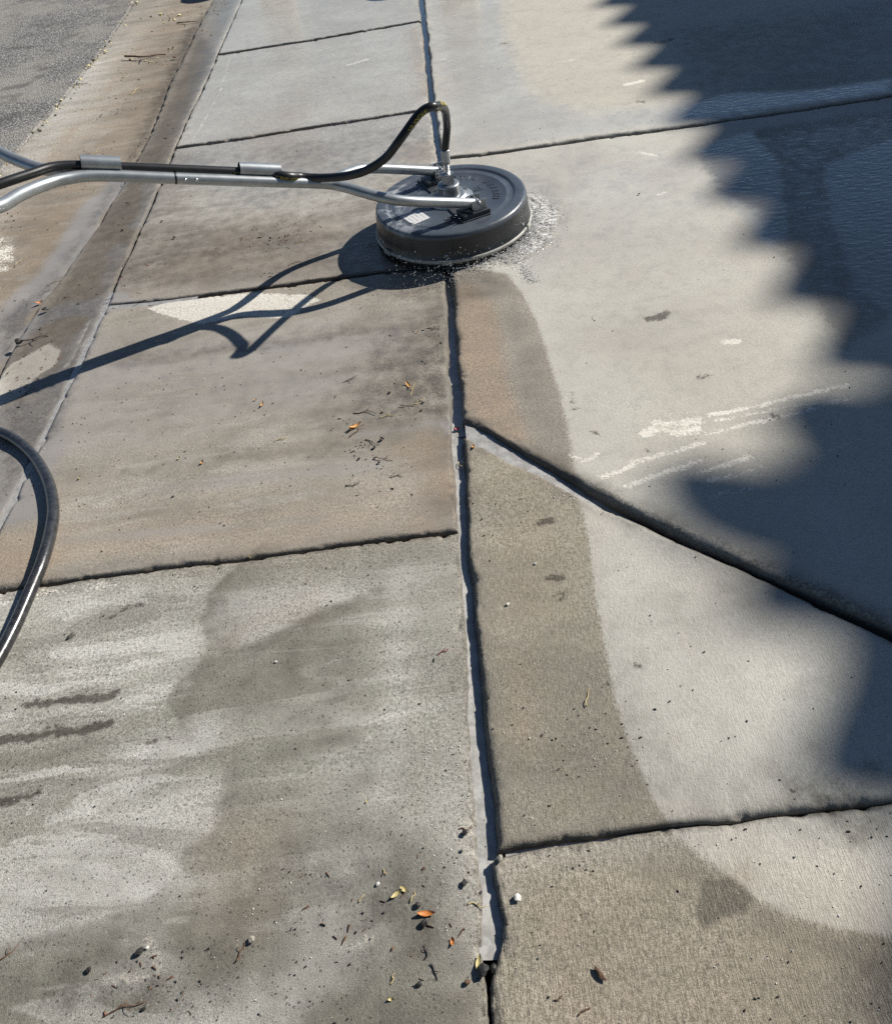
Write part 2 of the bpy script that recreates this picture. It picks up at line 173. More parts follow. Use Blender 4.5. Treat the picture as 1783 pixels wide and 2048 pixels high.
  ('edge', 0.45, 0.03, 0.1, [(-0.6147, 0.7837), (-0.6616, 0.7564), (-0.7401, 0.7383), (-0.8088, 0.7246), (-0.9357, 0.7017)]),
  ('poly', 0.45, 0.08, 0, [(-0.6528, 0.9525), (-0.5037, 1.0106), (-0.3032, 1.0508), (-0.2778, 0.8232), (-0.3953, 0.7276), (-0.5399, 0.7646), (-0.6781, 0.8471)]),
  ('line', 0.5, 0.03, 0.025, [(-0.4906, 0.7327), (-0.4161, 0.7404), (-0.3368, 0.7529)]),
  ('line', 0.25, 0.05, 0.04, [(-0.8097, 0.6494), (-0.6969, 0.6776), (-0.5924, 0.7072)]),
  ('line', 0.25, 0.05, 0.045, [(-1.0542, 0.7448), (-0.9524, 0.7554), (-0.813, 0.7836)]),
  ('line', 0.45, 0.05, 0.03, [(-0.7143, 0.7621), (-0.6464, 0.7872)]),
  ('poly', 0.5, 0.08, 0, [(-0.9929, 0.4214), (-0.8111, 0.4467), (-0.657, 0.483), (-0.5549, 0.5249), (-0.4208, 0.5566), (-0.3332, 0.6603), (-0.2765, 0.7148), (-0.292, 0.5272), (-0.3745, 0.4117), (-0.4316, 0.2998), (-0.5659, 0.3231), (-0.7215, 0.2788), (-0.9355, 0.2727)]),
  ('poly', 0.5, 0.06, 0, [(-1.0391, 0.5412), (-0.9118, 0.5045), (-0.7852, 0.5192), (-0.6658, 0.5261), (-0.776, 0.4846), (-1.0153, 0.4795)]),
  ('poly', 0.6, 0.05, 0, [(-0.3614, 0.3366), (-0.1125, 0.3114), (-0.1202, 0.16), (-0.4649, 0.1804), (-0.4296, 0.2793)]),
  ('poly', 0.45, 0.05, 0, [(0.1363, 0.4696), (0.258, 0.475), (0.2993, 0.4313), (0.25, 0.3971), (0.1892, 0.4098)]),
  ('poly', 1, 0.012, 0, [(0.2602, 0.4206), (0.3063, 0.4275), (0.3388, 0.3904), (0.3122, 0.3748), (0.2908, 0.3736), (0.2618, 0.3591), (0.2459, 0.3546), (0.2409, 0.3836), (0.25, 0.4062)]),
  ('poly', 0.45, 0.04, 0, [(0.3388, 0.3904), (0.3933, 0.3558), (0.5163, 0.3178), (0.4945, 0.2659), (0.3723, 0.2947), (0.3012, 0.356)]),
  ('poly', 0.22, 0.08, 0, [(-1.1266, 2.5148), (-0.0586, 2.3522), (-0.0757, 1.6093), (-0.3704, 1.6452), (-0.9322, 1.6268), (-1.3304, 1.7708), (-1.2877, 2.427)]),
  ('poly', 0.35, 0.1, 0, [(-1.2245, 2.5394), (-1.4355, 2.9711), (-1.3093, 3.7744), (-0.0832, 3.7565), (-0.0694, 2.4854)]),
  ('poly', 0.5, 0.04, 0, [(-0.4726, 2.7979), (-0.303, 2.9054), (-0.0491, 2.5482), (0.123, 2.3357), (0.1581, 2.2049), (-0.0659, 2.2028), (-0.364, 2.3538), (-0.4735, 2.4781)]),
  ('poly', 0.65, 0.06, 0, [(-1.4837, 4.1306), (-1.49, 3.6224), (-1.5412, 2.7721), (-1.5932, 2.223), (-1.3506, 1.5699), (-1.2547, 1.8363), (-1.2895, 2.5393), (-1.308, 3.9156), (-1.3113, 5.271), (-1.5238, 5.8415)]),
  ('poly', 0.75, 0.08, 0, [(-1.5543, 6.5431), (-1.6531, 5.9653), (-1.5558, 3.6968), (-1.6025, 2.8153), (-1.7162, 2.5667), (-1.5986, 2.238), (-1.5931, 2.6296), (-1.4957, 4.1854)]),
  ('poly', 0.3, 0.03, 0, [(0.1143, 2.2458), (0.1886, 2.0029), (0.2099, 1.5039), (0.2039, 1.3075), (0.1406, 1.3698), (0.1096, 1.5228), (0.0975, 1.7782), (0.0956, 2.0516)]),
  ('poly', 0.5, 0.03, 0, [(0.4328, 0.5746), (0.5068, 0.4523), (0.5736, 0.4542), (0.6356, 0.6084)]),
 ],
 'dark': [
  ('line', 0.6, 0.006, 0.004, [(0.2331, 0.8761), (0.2419, 0.8797)]),
  ('line', 0.6, 0.006, 0.004, [(0.2875, 0.9324), (0.2926, 0.928)]),
  ('line', 0.6, 0.006, 0.005, [(0.2363, 0.8335), (0.2444, 0.8256)]),
  ('line', 0.55, 0.006, 0.004, [(0.3159, 0.9014), (0.3166, 0.8916)]),
  ('line', 0.55, 0.006, 0.005, [(0.3204, 0.8495), (0.3267, 0.8429)]),
  ('line', 0.5, 0.006, 0.004, [(0.3093, 0.7719), (0.3156, 0.7745)]),
  ('line', 0.55, 0.006, 0.003, [(0.3911, 0.7407), (0.3944, 0.7392)]),
  ('line', 0.5, 0.006, 0.004, [(0.3855, 0.6164), (0.39, 0.6141)]),
  ('line', 0.5, 0.006, 0.004, [(0.4475, 0.5551), (0.4526, 0.5529)]),
  ('line', 0.5, 0.008, 0.006, [(0.4501, 1.0826), (0.4647, 1.0889)]),
  ('line', 0.5, 0.008, 0.008, [(0.297, 1.267), (0.3155, 1.272)]),
  ('line', 0.45, 0.008, 0.006, [(0.3854, 1.4334), (0.3894, 1.418)]),
  ('line', 1, 0.008, 0.007, [(-0.8472, 0.9132), (-0.8697, 0.9013), (-0.9085, 0.9011), (-0.9644, 0.9017), (-1.0085, 0.8996), (-1.0528, 0.9048)]),
  ('line', 1, 0.008, 0.009, [(-0.8518, 0.836), (-0.8782, 0.8298), (-0.9205, 0.8266), (-0.9754, 0.8294), (-1.028, 0.8239), (-1.1037, 0.8221)]),
  ('line', 0.9, 0.008, 0.007, [(-0.9493, 0.8435), (-0.9735, 0.8405), (-0.9871, 0.8386)]),
  ('line', 0.8, 0.008, 0.006, [(-0.8463, 1.1401), (-0.8737, 1.1381), (-0.9072, 1.1169), (-0.9417, 1.1102)]),
  ('line', 0.9, 0.008, 0.009, [(-0.9621, 0.6942), (-0.9932, 0.6892), (-1.0519, 0.681)]),
  ('line', 0.5, 0.012, 0.008, [(-0.6986, 0.7875), (-0.7712, 0.7845), (-0.8103, 0.7725)]),
  ('line', 1, 0.006, 0.006, [(-0.9982, 1.0718), (-1.004, 1.0629)]),
  ('line', 0.8, 0.01, 0.01, [(0.1009, 1.0754), (0.1281, 1.0742)]),
  ('line', 0.8, 0.01, 0.009, [(0.1, 1.0287), (0.1215, 1.0284)]),
  ('line', 0.8, 0.01, 0.008, [(0.1034, 1.0148), (0.1164, 1.0157)]),
  ('line', 0.7, 0.01, 0.01, [(0.0876, 1.2371), (0.1125, 1.249), (0.123, 1.2393)]),
  ('line', 0.7, 0.01, 0.014, [(0.5093, 1.9738), (0.545, 1.9704), (0.5646, 1.992)]),
  ('line', 0.6, 0.01, 0.012, [(0.5853, 1.681), (0.6178, 1.6785)]),
  ('line', 0.55, 0.01, 0.01, [(0.2602, 1.5371), (0.2756, 1.5146)]),
  ('line', 0.45, 0.01, 0.012, [(0.2405, 1.6179), (0.237, 1.6822)]),
  ('line', 0.6, 0.01, 0.01, [(0.7161, 1.4932), (0.7259, 1.4855)]),
  ('line', 0.6, 0.014, 0.008, [(0.1701, 0.7942), (0.1827, 0.7839)]),
  ('line', 0.7, 0.006, 0.002, [(0.7205, 4.1773), (0.9894, 4.1233), (1.5401, 4.1959), (1.8392, 4.2128)]),
  ('line', 0.55, 0.03, 0.03, [(1.0407, 4.2464), (1.1152, 4.2554)]),
  ('line', 0.7, 0.02, 0.03, [(-2.9441, 6.2008), (-2.7849, 6.1559)]),
  ('line', 0.7, 0.02, 0.04, [(-2.6495, 5.3094), (-2.5389, 5.3131)]),
  ('line', 0.6, 0.02, 0.035, [(-2.5141, 5.5858), (-2.4472, 5.5833)]),
  ('line', 0.6, 0.02, 0.025, [(-2.1818, 5.1765), (-2.1166, 5.1651)]),
  ('line', 0.6, 0.03, 0.05, [(-2.5099, 4.6239), (-2.4485, 4.7785)]),
  ('line', 0.5, 0.03, 0.03, [(-2.9286, 6.4784), (-2.8039, 6.4385)]),
 ],
 'grime': [
  ('poly', 0.4, 0.1, 0, [(0.4887, 1.1053), (0.5882, 1.0476), (0.5162, 0.9515), (0.4486, 1.0003)]),
  ('poly', 0.35, 0.12, 0, [(0.3824, 0.6358), (0.5075, 0.6414), (0.4922, 0.5506), (0.3751, 0.5536)]),
  ('poly', 0.28, 0.12, 0, [(0.3437, 1.0426), (0.4183, 0.9653), (0.3674, 0.8493), (0.2723, 0.9097)]),
  ('poly', 0.3, 0.1, 0, [(0.2523, 0.6117), (0.383, 0.5797), (0.3511, 0.5251), (0.2415, 0.527)]),
  ('poly', 0.22, 0.2, 0, [(0.3658, 2.1235), (0.6672, 1.9935), (0.5586, 1.6802), (0.3343, 1.7732)]),
  ('poly', 0.22, 0.15, 0, [(0.0842, 3.1962), (0.46, 3.0212), (0.3195, 2.6952), (0.273, 2.91)]),
  ('poly', 0.45, 0.12, 0, [(-1.6187, 6.9056), (-2.0323, 7.1483), (-1.8502, 4.509), (-1.8548, 3.3352), (-1.8876, 3.0457), (-1.7162, 2.5667), (-1.6086, 2.969), (-1.5322, 3.7968)]),
  ('poly', 0.6, 0.08, 0, [(-1.8055, 6.0432), (-1.5402, 5.7467), (-1.5216, 4.6913), (-1.6028, 4.2801), (-1.7273, 4.4612), (-1.7449, 5.1538)]),
  ('poly', 0.6, 0.1, 0, [(-1.9061, 3.4909), (-1.712, 3.6277), (-1.6625, 3.1474), (-1.7358, 2.8503), (-1.8262, 2.874), (-1.954, 3.2313)]),
  ('poly', 0.5, 0.1, 0, [(-1.9691, 4.1632), (-1.8019, 4.2267), (-1.7237, 3.8444), (-1.8714, 3.6794), (-1.9994, 3.7737)]),
  ('poly', 0.5, 0.06, 0, [(-1.7692, 2.7148), (-1.6305, 2.7147), (-1.6328, 2.5466), (-1.6911, 2.4964)]),
  ('line', 0.8, 0.02, 0.01, [(0.7352, 0.8457), (0.5622, 0.9998), (0.4374, 1.1162), (0.2992, 1.2488)]),
  ('line', 0.75, 0.02, 0.008, [(-0.053, 0.5161), (0.1129, 0.5263), (0.2848, 0.5298), (0.4537, 0.5307)]),
  ('line', 0.7, 0.03, 0.01, [(-1.2353, 1.2602), (-0.9279, 1.2607), (-0.6018, 1.2621), (-0.3554, 1.2638), (-0.1126, 1.2671)]),
  ('line', 0.7, 0.05, 0.015, [(-0.0475, 0.5284), (-0.0536, 0.5964), (-0.0553, 0.7343), (-0.0567, 0.9662), (-0.0569, 1.1899)]),
  ('line', 0.45, 0.1, 0.05, [(0.1878, 0.5997), (0.1731, 0.7085), (0.1588, 0.8409)]),
  ('poly', 0.35, 0.12, 0, [(-0.0466, 1.1732), (0.1614, 1.112), (0.1855, 0.6768), (0.1998, 0.531), (-0.0613, 0.5211)]),
  ('line', 1, 0.03, 0.022, [(-0.0592, 1.6399), (0.0807, 1.4956), (0.2012, 1.3661), (0.3011, 1.2581), (0.4403, 1.1275), (0.5655, 1.01), (0.7385, 0.8535)]),
  ('line', 0.7, 0.03, 0.012, [(-0.0512, 1.5532), (0.0956, 1.4042), (0.1918, 1.3062), (0.3014, 1.2025)]),
  ('line', 0.9, 0.07, 0.04, [(-0.0996, 2.1978), (-0.1068, 1.8347), (-0.111, 1.5757), (-0.1146, 1.3541)]),
  ('poly', 0.55, 0.1, 0, [(-0.5961, 1.9387), (-0.1368, 2.0407), (-0.1259, 1.539), (-0.4433, 1.482)]),
  ('poly', 0.5, 0.08, 0, [(-0.1813, 1.4361), (-0.0915, 1.4385), (-0.0946, 1.2674), (-0.1731, 1.2639)]),
  ('poly', 0.6, 0.06, 0, [(-0.15, 2.1251), (-0.0861, 2.1376), (-0.0946, 1.7858), (-0.1451, 1.7736)]),
  ('poly', 0.5, 0.1, 0, [(-2.6291, 8.1201), (-2.1725, 7.8314), (-1.9777, 6.3561), (-2.1016, 5.9796), (-2.3401, 6.7926)]),
  ('poly', 0.45, 0.15, 0, [(0.3058, 0.3203), (0.5107, 0.3045), (0.436, 0.1265), (0.2503, 0.1375)]),
  ('poly', 0.45, 0.12, 0, [(-2.1462, 3.7686), (-1.9091, 3.9643), (-1.5505, 3.085), (-1.6025, 2.8153), (-1.7692, 2.7148)]),
  ('poly', 0.5, 0.1, 0, [(-1.4476, 3.097), (-0.5417, 2.9782), (-0.4048, 2.5266), (-1.2731, 2.5849)]),
  ('poly', 0.5, 0.08, 0, [(-0.9383, 0.3716), (-0.6652, 0.3963), (-0.5527, 0.3435), (-0.6848, 0.2967), (-0.9145, 0.3068)]),
  ('poly', 0.5, 0.06, 0, [(-0.3793, 0.4841), (-0.152, 0.4726), (-0.1334, 0.3555), (-0.3218, 0.3699)]),
 ],
 'film': [
  ('poly', 1, 0.04, 0, [(0.9206, 3.0328), (1.1591, 3.1353), (1.1833, 2.8592), (1.0363, 2.3068), (0.9571, 2.2653), (0.9255, 2.4746), (0.8962, 2.6686)]),
  ('poly', 1, 0.05, 0, [(1.2969, 2.7771), (1.601, 2.9082), (1.8786, 2.6978), (1.4047, 1.7634), (1.1372, 1.8033), (1.1086, 2.0176), (1.1876, 2.4302)]),
  ('poly', 0.5, 0.08, 0, [(0.9512, 3.0777), (1.693, 3.1271), (1.8786, 2.6978), (1.4047, 1.7634), (1.11, 1.7385), (0.9654, 1.6802), (0.9505, 1.9765), (0.9564, 2.3627)]),
  ('poly', 0.9, 0.05, 0, [(-0.0117, 3.3168), (0.0116, 3.569), (0.4195, 3.4361), (0.8337, 3.4155), (1.17, 3.5139), (1.4502, 3.4249), (1.8128, 3.4126), (1.7608, 3.2887)]),
  ('poly', 0.95, 0.15, 0, [(-0.0704, 6.6192), (0.468, 6.2652), (0.3616, 4.8134), (0.383, 3.843), (0.5973, 3.4921), (1.0998, 3.4858), (1.2032, 3.2805), (-0.0112, 3.3266)]),
  ('poly', 0.6, 0.2, 0, [(0.392, 3.2319), (0.9745, 3.0226), (0.947, 2.3325), (0.5638, 2.1886), (0.2783, 2.3898), (0.2636, 2.8304)]),
  ('poly', 0.85, 0.15, 0, [(-1.6544, 7.5037), (-0.0627, 6.3422), (-0.0646, 3.8596), (-0.0757, 3.3236), (-0.8392, 3.1121), (-1.2787, 3.6374)]),
  ('poly', 0.7, 0.05, 0, [(-1.2821, 1.5507), (-1.4816, 1.9361), (-1.2861, 1.8884), (-1.2063, 1.6761), (-1.1824, 1.4603)]),
  ('poly', 0.7, 0.05, 0, [(-1.5529, 3.5919), (-1.6388, 3.1406), (-1.7162, 2.5667), (-1.5986, 2.238), (-1.5931, 2.6296), (-1.49, 3.6224)]),
  ('poly', 0.5, 0.08, 0, [(-0.4227, 2.9834), (-0.0491, 2.5482), (0.1519, 2.2969), (-0.0673, 2.1743), (-0.3984, 2.3626), (-0.5186, 2.6267)]),
  ('poly', 0.8, 0.08, 0, [(0.2598, 3.1355), (0.399, 2.8691), (0.3831, 2.5297), (0.2619, 2.268), (0.1613, 2.2337), (0.1485, 2.4255)]),
  ('poly', 0.55, 0.2, 0, [(0.4713, 1.2458), (0.9389, 1.3309), (0.7455, 0.8704), (0.5839, 1.0344)]),
  ('poly', 0.45, 0.15, 0, [(-1.1266, 2.5148), (-0.0757, 2.3735), (-0.0757, 1.6093), (-0.6552, 1.6784), (-1.2584, 1.7487)]),
 ],
 'smear': [
  ('poly', 1, 0.12, 0, [(-1.336, 1.2403), (-0.6947, 1.2077), (-0.6824, 0.9946), (-0.568, 0.7463), (-0.5307, 0.549), (-0.6049, 0.4461), (-0.6014, 0.2511), (-0.9527, 0.2738)]),
  ('poly', 0.45, 0.15, 0, [(-0.6947, 1.2077), (-0.116, 1.2127), (-0.1124, 0.6971), (-0.3248, 0.4469), (-0.3942, 0.2378), (-0.6014, 0.2511), (-0.5307, 0.549)]),
  ('poly', 0.35, 0.15, 0, [(-1.429, 1.789), (-1.0974, 2.3812), (-0.0949, 2.316), (-0.0997, 1.2845), (-1.2376, 1.2668)]),
  ('poly', 0.4, 0.1, 0, [(-1.2642, 2.5494), (-1.2901, 3.6945), (-0.098, 3.2825), (-0.0872, 2.5081)]),
  ('poly', 0.6, 0.1, 0, [(-1.6398, 6.918), (-2.1686, 7.2283), (-2.1981, 5.8224), (-2.1865, 4.1797), (-2.2265, 3.5898), (-1.6466, 2.0875), (-1.6272, 2.6448), (-1.5037, 3.6792)]),
 ],
}
SUPPLY = [(-2.0272, 2.1652), (-1.7074, 1.987), (-1.5304, 1.8939), (-1.4141, 1.8351), (-1.3117, 1.7415), (-1.2193, 1.6137), (-1.1623, 1.4933), (-1.1365, 1.3914), (-1.1261, 1.2902), (-1.1345, 1.2026), (-1.1416, 1.1088), (-1.1533, 1.0217), (-1.1714, 0.9285), (-1.2091, 0.8382), (-1.2849, 0.7369)]
DEBRIS = [
  ('leaf', 'orange', -0.1943, 0.4118, 0.026, -5, 'bright orange leaf on a dark clump near the bottom of the long joint'),
  ('scrap', 'orange', -0.1522, 0.3686, 0.013, 80, 'small orange red leaf scrap right of the bright orange leaf'),
  ('leaf', 'yellow', -0.1123, 0.3352, 0.02, 70, 'pale cream leaf beside the dirt plug at the end of the muddy joint'),
  ('leaf', 'yellow', -0.243, 0.448, 0.02, 30, 'yellow leaf left of the bright orange leaf'),
  ('scrap', 'yellow', -0.2318, 0.4543, 0.015, -40, 'crumpled yellow scrap touching the yellow leaf near the bottom'),
  ('straw', 'straw', -0.2165, 0.4418, 0.018, 70, 'short yellow straw just right of the crumpled yellow scrap'),
  ('straw', 'straw', -0.2648, 0.4866, 0.012, -50, 'tiny tan straw above the small white stone'),
  ('straw', 'straw', -0.3058, 0.4477, 0.014, 60, 'short tan straw left of the yellow leaf'),
  ('straw', 'straw', -0.2514, 0.3229, 0.016, 60, 'short yellow straw at the foot of the picture, left of the long joint'),
  ('leaf', 'yellow', -0.2986, 0.6155, 0.008, 60, 'tiny yellow leaf crumb in the middle of the near pavement slab'),
  ('scrap', 'yellow', -0.2529, 0.2941, 0.01, 0, 'yellow crumb near the bottom edge of the picture'),
  ('twig', 'straw', -0.1086, 0.4195, 0.034, -10, 'tan twig reaching over the widest part of the muddy joint'),
  ('twig', 'brown', -0.1198, 0.548, 0.024, -5, 'brown twig lying on a dark clump by the muddy joint'),
  ('pebble', 'black', -0.123, 0.5395, 0.018, 20, 'dark clump under a brown twig by the muddy joint'),
  ('pebble', 'grey', -0.1283, 0.5106, 0.011, 20, 'small grey stone below the dark clump with the twig'),
  ('pebble', 'grey', -0.0642, 0.4893, 0.018, 40, 'grey pebble at the corner of the near drive slab'),
  ('pebble', 'white', -0.0412, 0.4237, 0.018, 75, 'white pebble on the drive right of the widened joint'),
  ('pebble', 'white', -0.2768, 0.4679, 0.01, 20, 'small white stone above the yellow leaf'),
  ('pebble', 'black', -0.1029, 0.4402, 0.011, 0, 'black stone on the left lip of the widened joint'),
  ('pebble', 'black', -0.1281, 0.4559, 0.017, 90, 'dark ring shaped scrap left of the joint, above the tan twig'),
  ('pebble', 'black', -0.1972, 0.3998, 0.02, 70, 'dark wet clump under the bright orange leaf'),
  ('pebble', 'black', -0.2083, 0.4277, 0.017, 20, 'dark wet clump above and left of the bright orange leaf'),
  ('twig', 'black', -0.1967, 0.3567, 0.022, 85, 'thin dark twig below the bright orange leaf'),
  ('twig', 'black', -0.1847, 0.3272, 0.026, -60, 'thin black twig left of the dirt plug at the joint end'),
  ('pebble', 'black', -0.1052, 0.3241, 0.03, 10, 'dirt plug damming the muddy joint near the bottom'),
  ('pebble', 'black', -0.0916, 0.3252, 0.02, 60, 'right half of the dirt plug damming the muddy joint'),
  ('pebble', 'brown', -0.1316, 0.3087, 0.014, 10, 'brown seed left of the dirt plug'),
  ('pebble', 'black', -0.2091, 0.3115, 0.013, 30, 'dark crumb at the foot of the picture below the thin dark twig'),
  ('pod', 'brown', 0.0713, 0.3049, 0.028, -60, 'brown seed pod alone on the near drive slab'),
  ('twig', 'brown', 0.0413, 0.2578, 0.022, 30, 'brown twig with a knot near the bottom edge of the drive'),
  ('twig', 'brown', 0.0057, 0.2773, 0.014, 20, 'short red brown twig near the bottom, left of the seed pod'),
  ('straw', 'straw', 0.1288, 0.7739, 0.04, 72, 'pale yellow straw on the dirty band of the drive'),
  ('twig', 'red', -0.1451, 0.9206, 0.026, 18, 'dark red twig left of the long joint'),
  ('pod', 'black', -0.1648, 0.9023, 0.01, 80, 'small black seed below the dark red twig'),
  ('pebble', 'white', 0.0729, 1.1166, 0.009, 20, 'small white crumb on the dirty band below the junction'),
  ('pebble', 'white', 0.0011, 1.0145, 0.01, 20, 'pale crumb left of the damp spots on the dirty band'),
  ('pebble', 'white', 0.0118, 0.701, 0.005, 20, 'tiny white grain on the dirty band'),
  ('leaf', 'amber', -0.2075, 1.8279, 0.026, -70, 'orange brown leaf beside an upright twig near the junction'),
  ('twig', 'straw', -0.1933, 1.8064, 0.055, 78, 'thin upright tan twig above the twig clump near the junction'),
  ('twig', 'brown', -0.2057, 1.7368, 0.05, -12, 'forked brown twig in the clump left of the junction'),
  ('twig', 'straw', -0.1771, 1.751, 0.04, 32, 'straw coloured twig in the clump left of the junction'),
  ('pebble', 'black', -0.1659, 1.742, 0.011, 0, 'black seed at the tip of the forked brown twig'),
  ('pebble', 'black', -0.1724, 1.7083, 0.01, 0, 'black seed just below the forked brown twig'),
  ('twig', 'brown', -0.3281, 1.7328, 0.07, -16, 'long curved brown twig left of the junction'),
  ('leaf', 'amber', -0.3546, 1.6735, 0.034, 35, 'tan leaf under a twig, largest left of the junction'),
  ('leaf', 'amber', -0.3657, 1.6693, 0.024, 70, 'narrow tan leaf touching the largest tan leaf'),
  ('twig', 'brown', -0.3513, 1.6582, 0.06, 60, 'dark twig crossing the two tan leaves'),
  ('twig', 'straw', -0.2667, 1.7054, 0.05, 12, 'thin straw between the tan leaves and the twig clump'),
  ('pebble', 'brown', -0.2824, 1.7215, 0.012, 0, 'brown seed between the long curved twig and the clump'),
  ('pebble', 'black', -0.2614, 1.8044, 0.012, 0, 'dark seed above the long curved twig'),
  ('twig', 'black', -0.307, 1.6025, 0.05, -35, 'dark twig below the two tan leaves'),
  ('pebble', 'black', -0.2838, 1.6063, 0.015, 10, 'dark clump of seeds right of the dark twig'),
  ('pebble', 'black', -0.2998, 1.5791, 0.015, 80, 'dark seed clump on the lower end of the dark twig'),
  ('twig', 'brown', -0.2749, 1.5276, 0.05, -25, 'brown twig below the seed clumps'),
  ('pebble', 'brown', -0.3408, 1.5434, 0.012, 10, 'lone brown seed left of the lowest brown twig'),
  ('pebble', 'brown', -0.2991, 1.5378, 0.011, 10, 'amber seed at the left end of the brown twig'),
  ('pebble', 'black', -0.2881, 1.5185, 0.012, 10, 'black seed under the brown twig'),
  ('twig', 'brown', -0.2418, 1.4595, 0.032, -25, 'short red brown twig above the orange stain'),
  ('twig', 'black', -0.3548, 1.4482, 0.04, 12, 'thin black twig low on the brown pavement slab'),
  ('leaf', 'amber', -0.6368, 1.8261, 0.02, 75, 'amber leaf alone in the middle of the brown pavement slab'),
  ('scrap', 'amber', -0.6597, 1.8539, 0.01, 20, 'small amber scrap left of the lone amber leaf'),
  ('scrap', 'amber', -0.7787, 1.6031, 0.013, 60, 'small amber scrap in the lower left of the brown slab'),
  ('scrap', 'yellow', -0.8494, 1.634, 0.011, 60, 'pale yellow scrap left of the amber scrap'),
  ('scrap', 'yellow', -1.1275, 1.6056, 0.011, 70, 'pale crumb right of the thick hose'),
  ('pebble', 'black', -0.8371, 1.485, 0.01, 0, 'black seed low on the brown slab'),
  ('twig', 'straw', -0.5651, 1.6614, 0.036, 15, 'pale straw in the middle of the brown slab'),
  ('twig', 'black', -0.38, 1.8928, 0.05, 12, 'dark twig above the black seeds left of the junction'),
  ('leaf', 'amber', -0.1761, 2.0874, 0.01, 0, 'tiny amber leaf below the shadow of the cleaner'),
  ('twig', 'brown', -0.1224, 2.0992, 0.045, -4, 'thin brown twig by the long joint below the cleaner'),
  ('straw', 'straw', -0.0762, 1.4821, 0.036, -70, 'amber straw standing in the muddy joint'),
  ('straw', 'straw', -0.0669, 1.4886, 0.026, 60, 'second amber straw crossing in the muddy joint'),
  ('scrap', 'amber', -0.0384, 1.5273, 0.014, 80, 'tan scrap on the small triangular slab by the junction'),
  ('scrap', 'red', -0.0762, 1.6258, 0.018, 0, 'red brown scrap floating at the junction of the joints'),
  ('pebble', 'black', -1.004, 1.067, 0.013, 40, 'black pellet on the near pavement slab beside the hose'),
  ('twig', 'straw', -0.6063, 1.2485, 0.02, -40, 'small straw bits caught in the cross joint'),
  ('pebble', 'white', -0.5042, 0.9401, 0.008, 0, 'white bubble speck in the middle of the near slab'),
  ('pebble', 'black', -0.6803, 0.3936, 0.02, 20, 'dark wet clump beside a white patch at lower left'),
  ('pebble', 'white', -0.6693, 0.3989, 0.008, 20, 'white crumb on the dark wet clump at lower left'),
  ('pebble', 'grey', -0.4875, 0.3962, 0.018, 60, 'pale grey clump at the lower middle of the near slab'),
  ('twig', 'brown', -0.5059, 0.3803, 0.03, 60, 'orange brown twig below the pale grey clump'),
  ('pebble', 'black', -0.7638, 0.3729, 0.016, 60, 'dark stone with white edge at lower left'),
  ('pebble', 'black', -0.6546, 0.3098, 0.012, 20, 'dark seed on the brown line at the bottom left'),
  ('straw', 'brown', -0.6881, 0.3107, 0.07, 4, 'long brown line of litter near the bottom left corner'),
  ('twig', 'brown', -0.9217, 0.4121, 0.05, 35, 'twig at the left edge near the bottom'),
  ('pebble', 'black', -1.5609, 2.3601, 0.04, 20, 'black clump with a twig at the kerb edge on the left'),
  ('twig', 'black', -1.5205, 2.3747, 0.11, 8, 'dark twig across the kerb at the left'),
  ('pebble', 'black', -1.5297, 2.5589, 0.03, 20, 'dark stone at the lip of the kerb'),
  ('scrap', 'orange', -1.5885, 2.6454, 0.026, 20, 'orange red scrap in the gutter water'),
  ('straw', 'straw', -1.7826, 3.0009, 0.075, 80, 'pale straw lying in the gutter at far left'),
  ('straw', 'straw', -1.7636, 4.018, 0.1, 65, 'tan straw behind the first hose clip'),
  ('straw', 'brown', -1.785, 4.0492, 0.08, -45, 'brown stem crossing the tan straw behind the clip'),
  ('twig', 'brown', -1.5544, 2.7504, 0.06, 20, 'brown stick on the kerb edge in the gutter'),
  ('twig', 'black', -1.4098, 3.365, 0.05, -40, 'dark twig on the kerb below the handle'),
  ('twig', 'brown', -1.6677, 6.1363, 0.16, -10, 'dry brown sprig in the gutter near the top'),
  ('twig', 'brown', -1.8223, 5.5, 0.26, -8, 'long brown sprig across the gutter'),
  ('pebble', 'brown', -1.6066, 5.3808, 0.03, 0, 'brown seed at the end of the long gutter sprig'),
  ('straw', 'straw', -1.7332, 4.9038, 0.12, 55, 'yellow straws in the gutter above the handle'),
  ('twig', 'black', -1.2841, 2.5544, 0.03, 10, 'dark bits by the corner of the pavement slab'),
  ('twig', 'black', -1.1624, 2.5108, 0.05, 20, 'wet black twig caught in the cross joint by the kerb'),
  ('twig', 'brown', -0.838, 2.8728, 0.035, 80, 'upright brown sprig on the grey slab left of the cleaner'),
  ('twig', 'brown', -0.6102, 2.6235, 0.05, 20, 'brown sprig above the shadow of the handle'),
  ('twig', 'straw', -0.595, 2.7761, 0.05, 12, 'straw coloured sprig left of the cleaner shadow'),
  ('twig', 'brown', -0.6672, 2.8312, 0.05, 40, 'thin tan sprig in the middle of the grey slab'),
  ('pebble', 'black', -1.1213, 2.9545, 0.018, 0, 'black seed on the grey slab, leftmost of its row'),
  ('pebble', 'black', -1.2055, 3.1158, 0.015, 0, 'black seed on the grey slab below the handle'),
  ('pebble', 'black', -1.3744, 3.1093, 0.015, 0, 'black seed on the pavement edge below the handle'),
  ('twig', 'black', 0.8256, 3.5526, 0.05, -50, 'dark curved twig on the cleaned drive near the shadow edge'),
  ('twig', 'black', 0.3359, 4.5742, 0.05, 10, 'short dark twig on the far drive'),
  ('pebble', 'black', 0.6444, 2.7414, 0.012, 0, 'black seed on the cleaned drive right of the cleaner'),
]
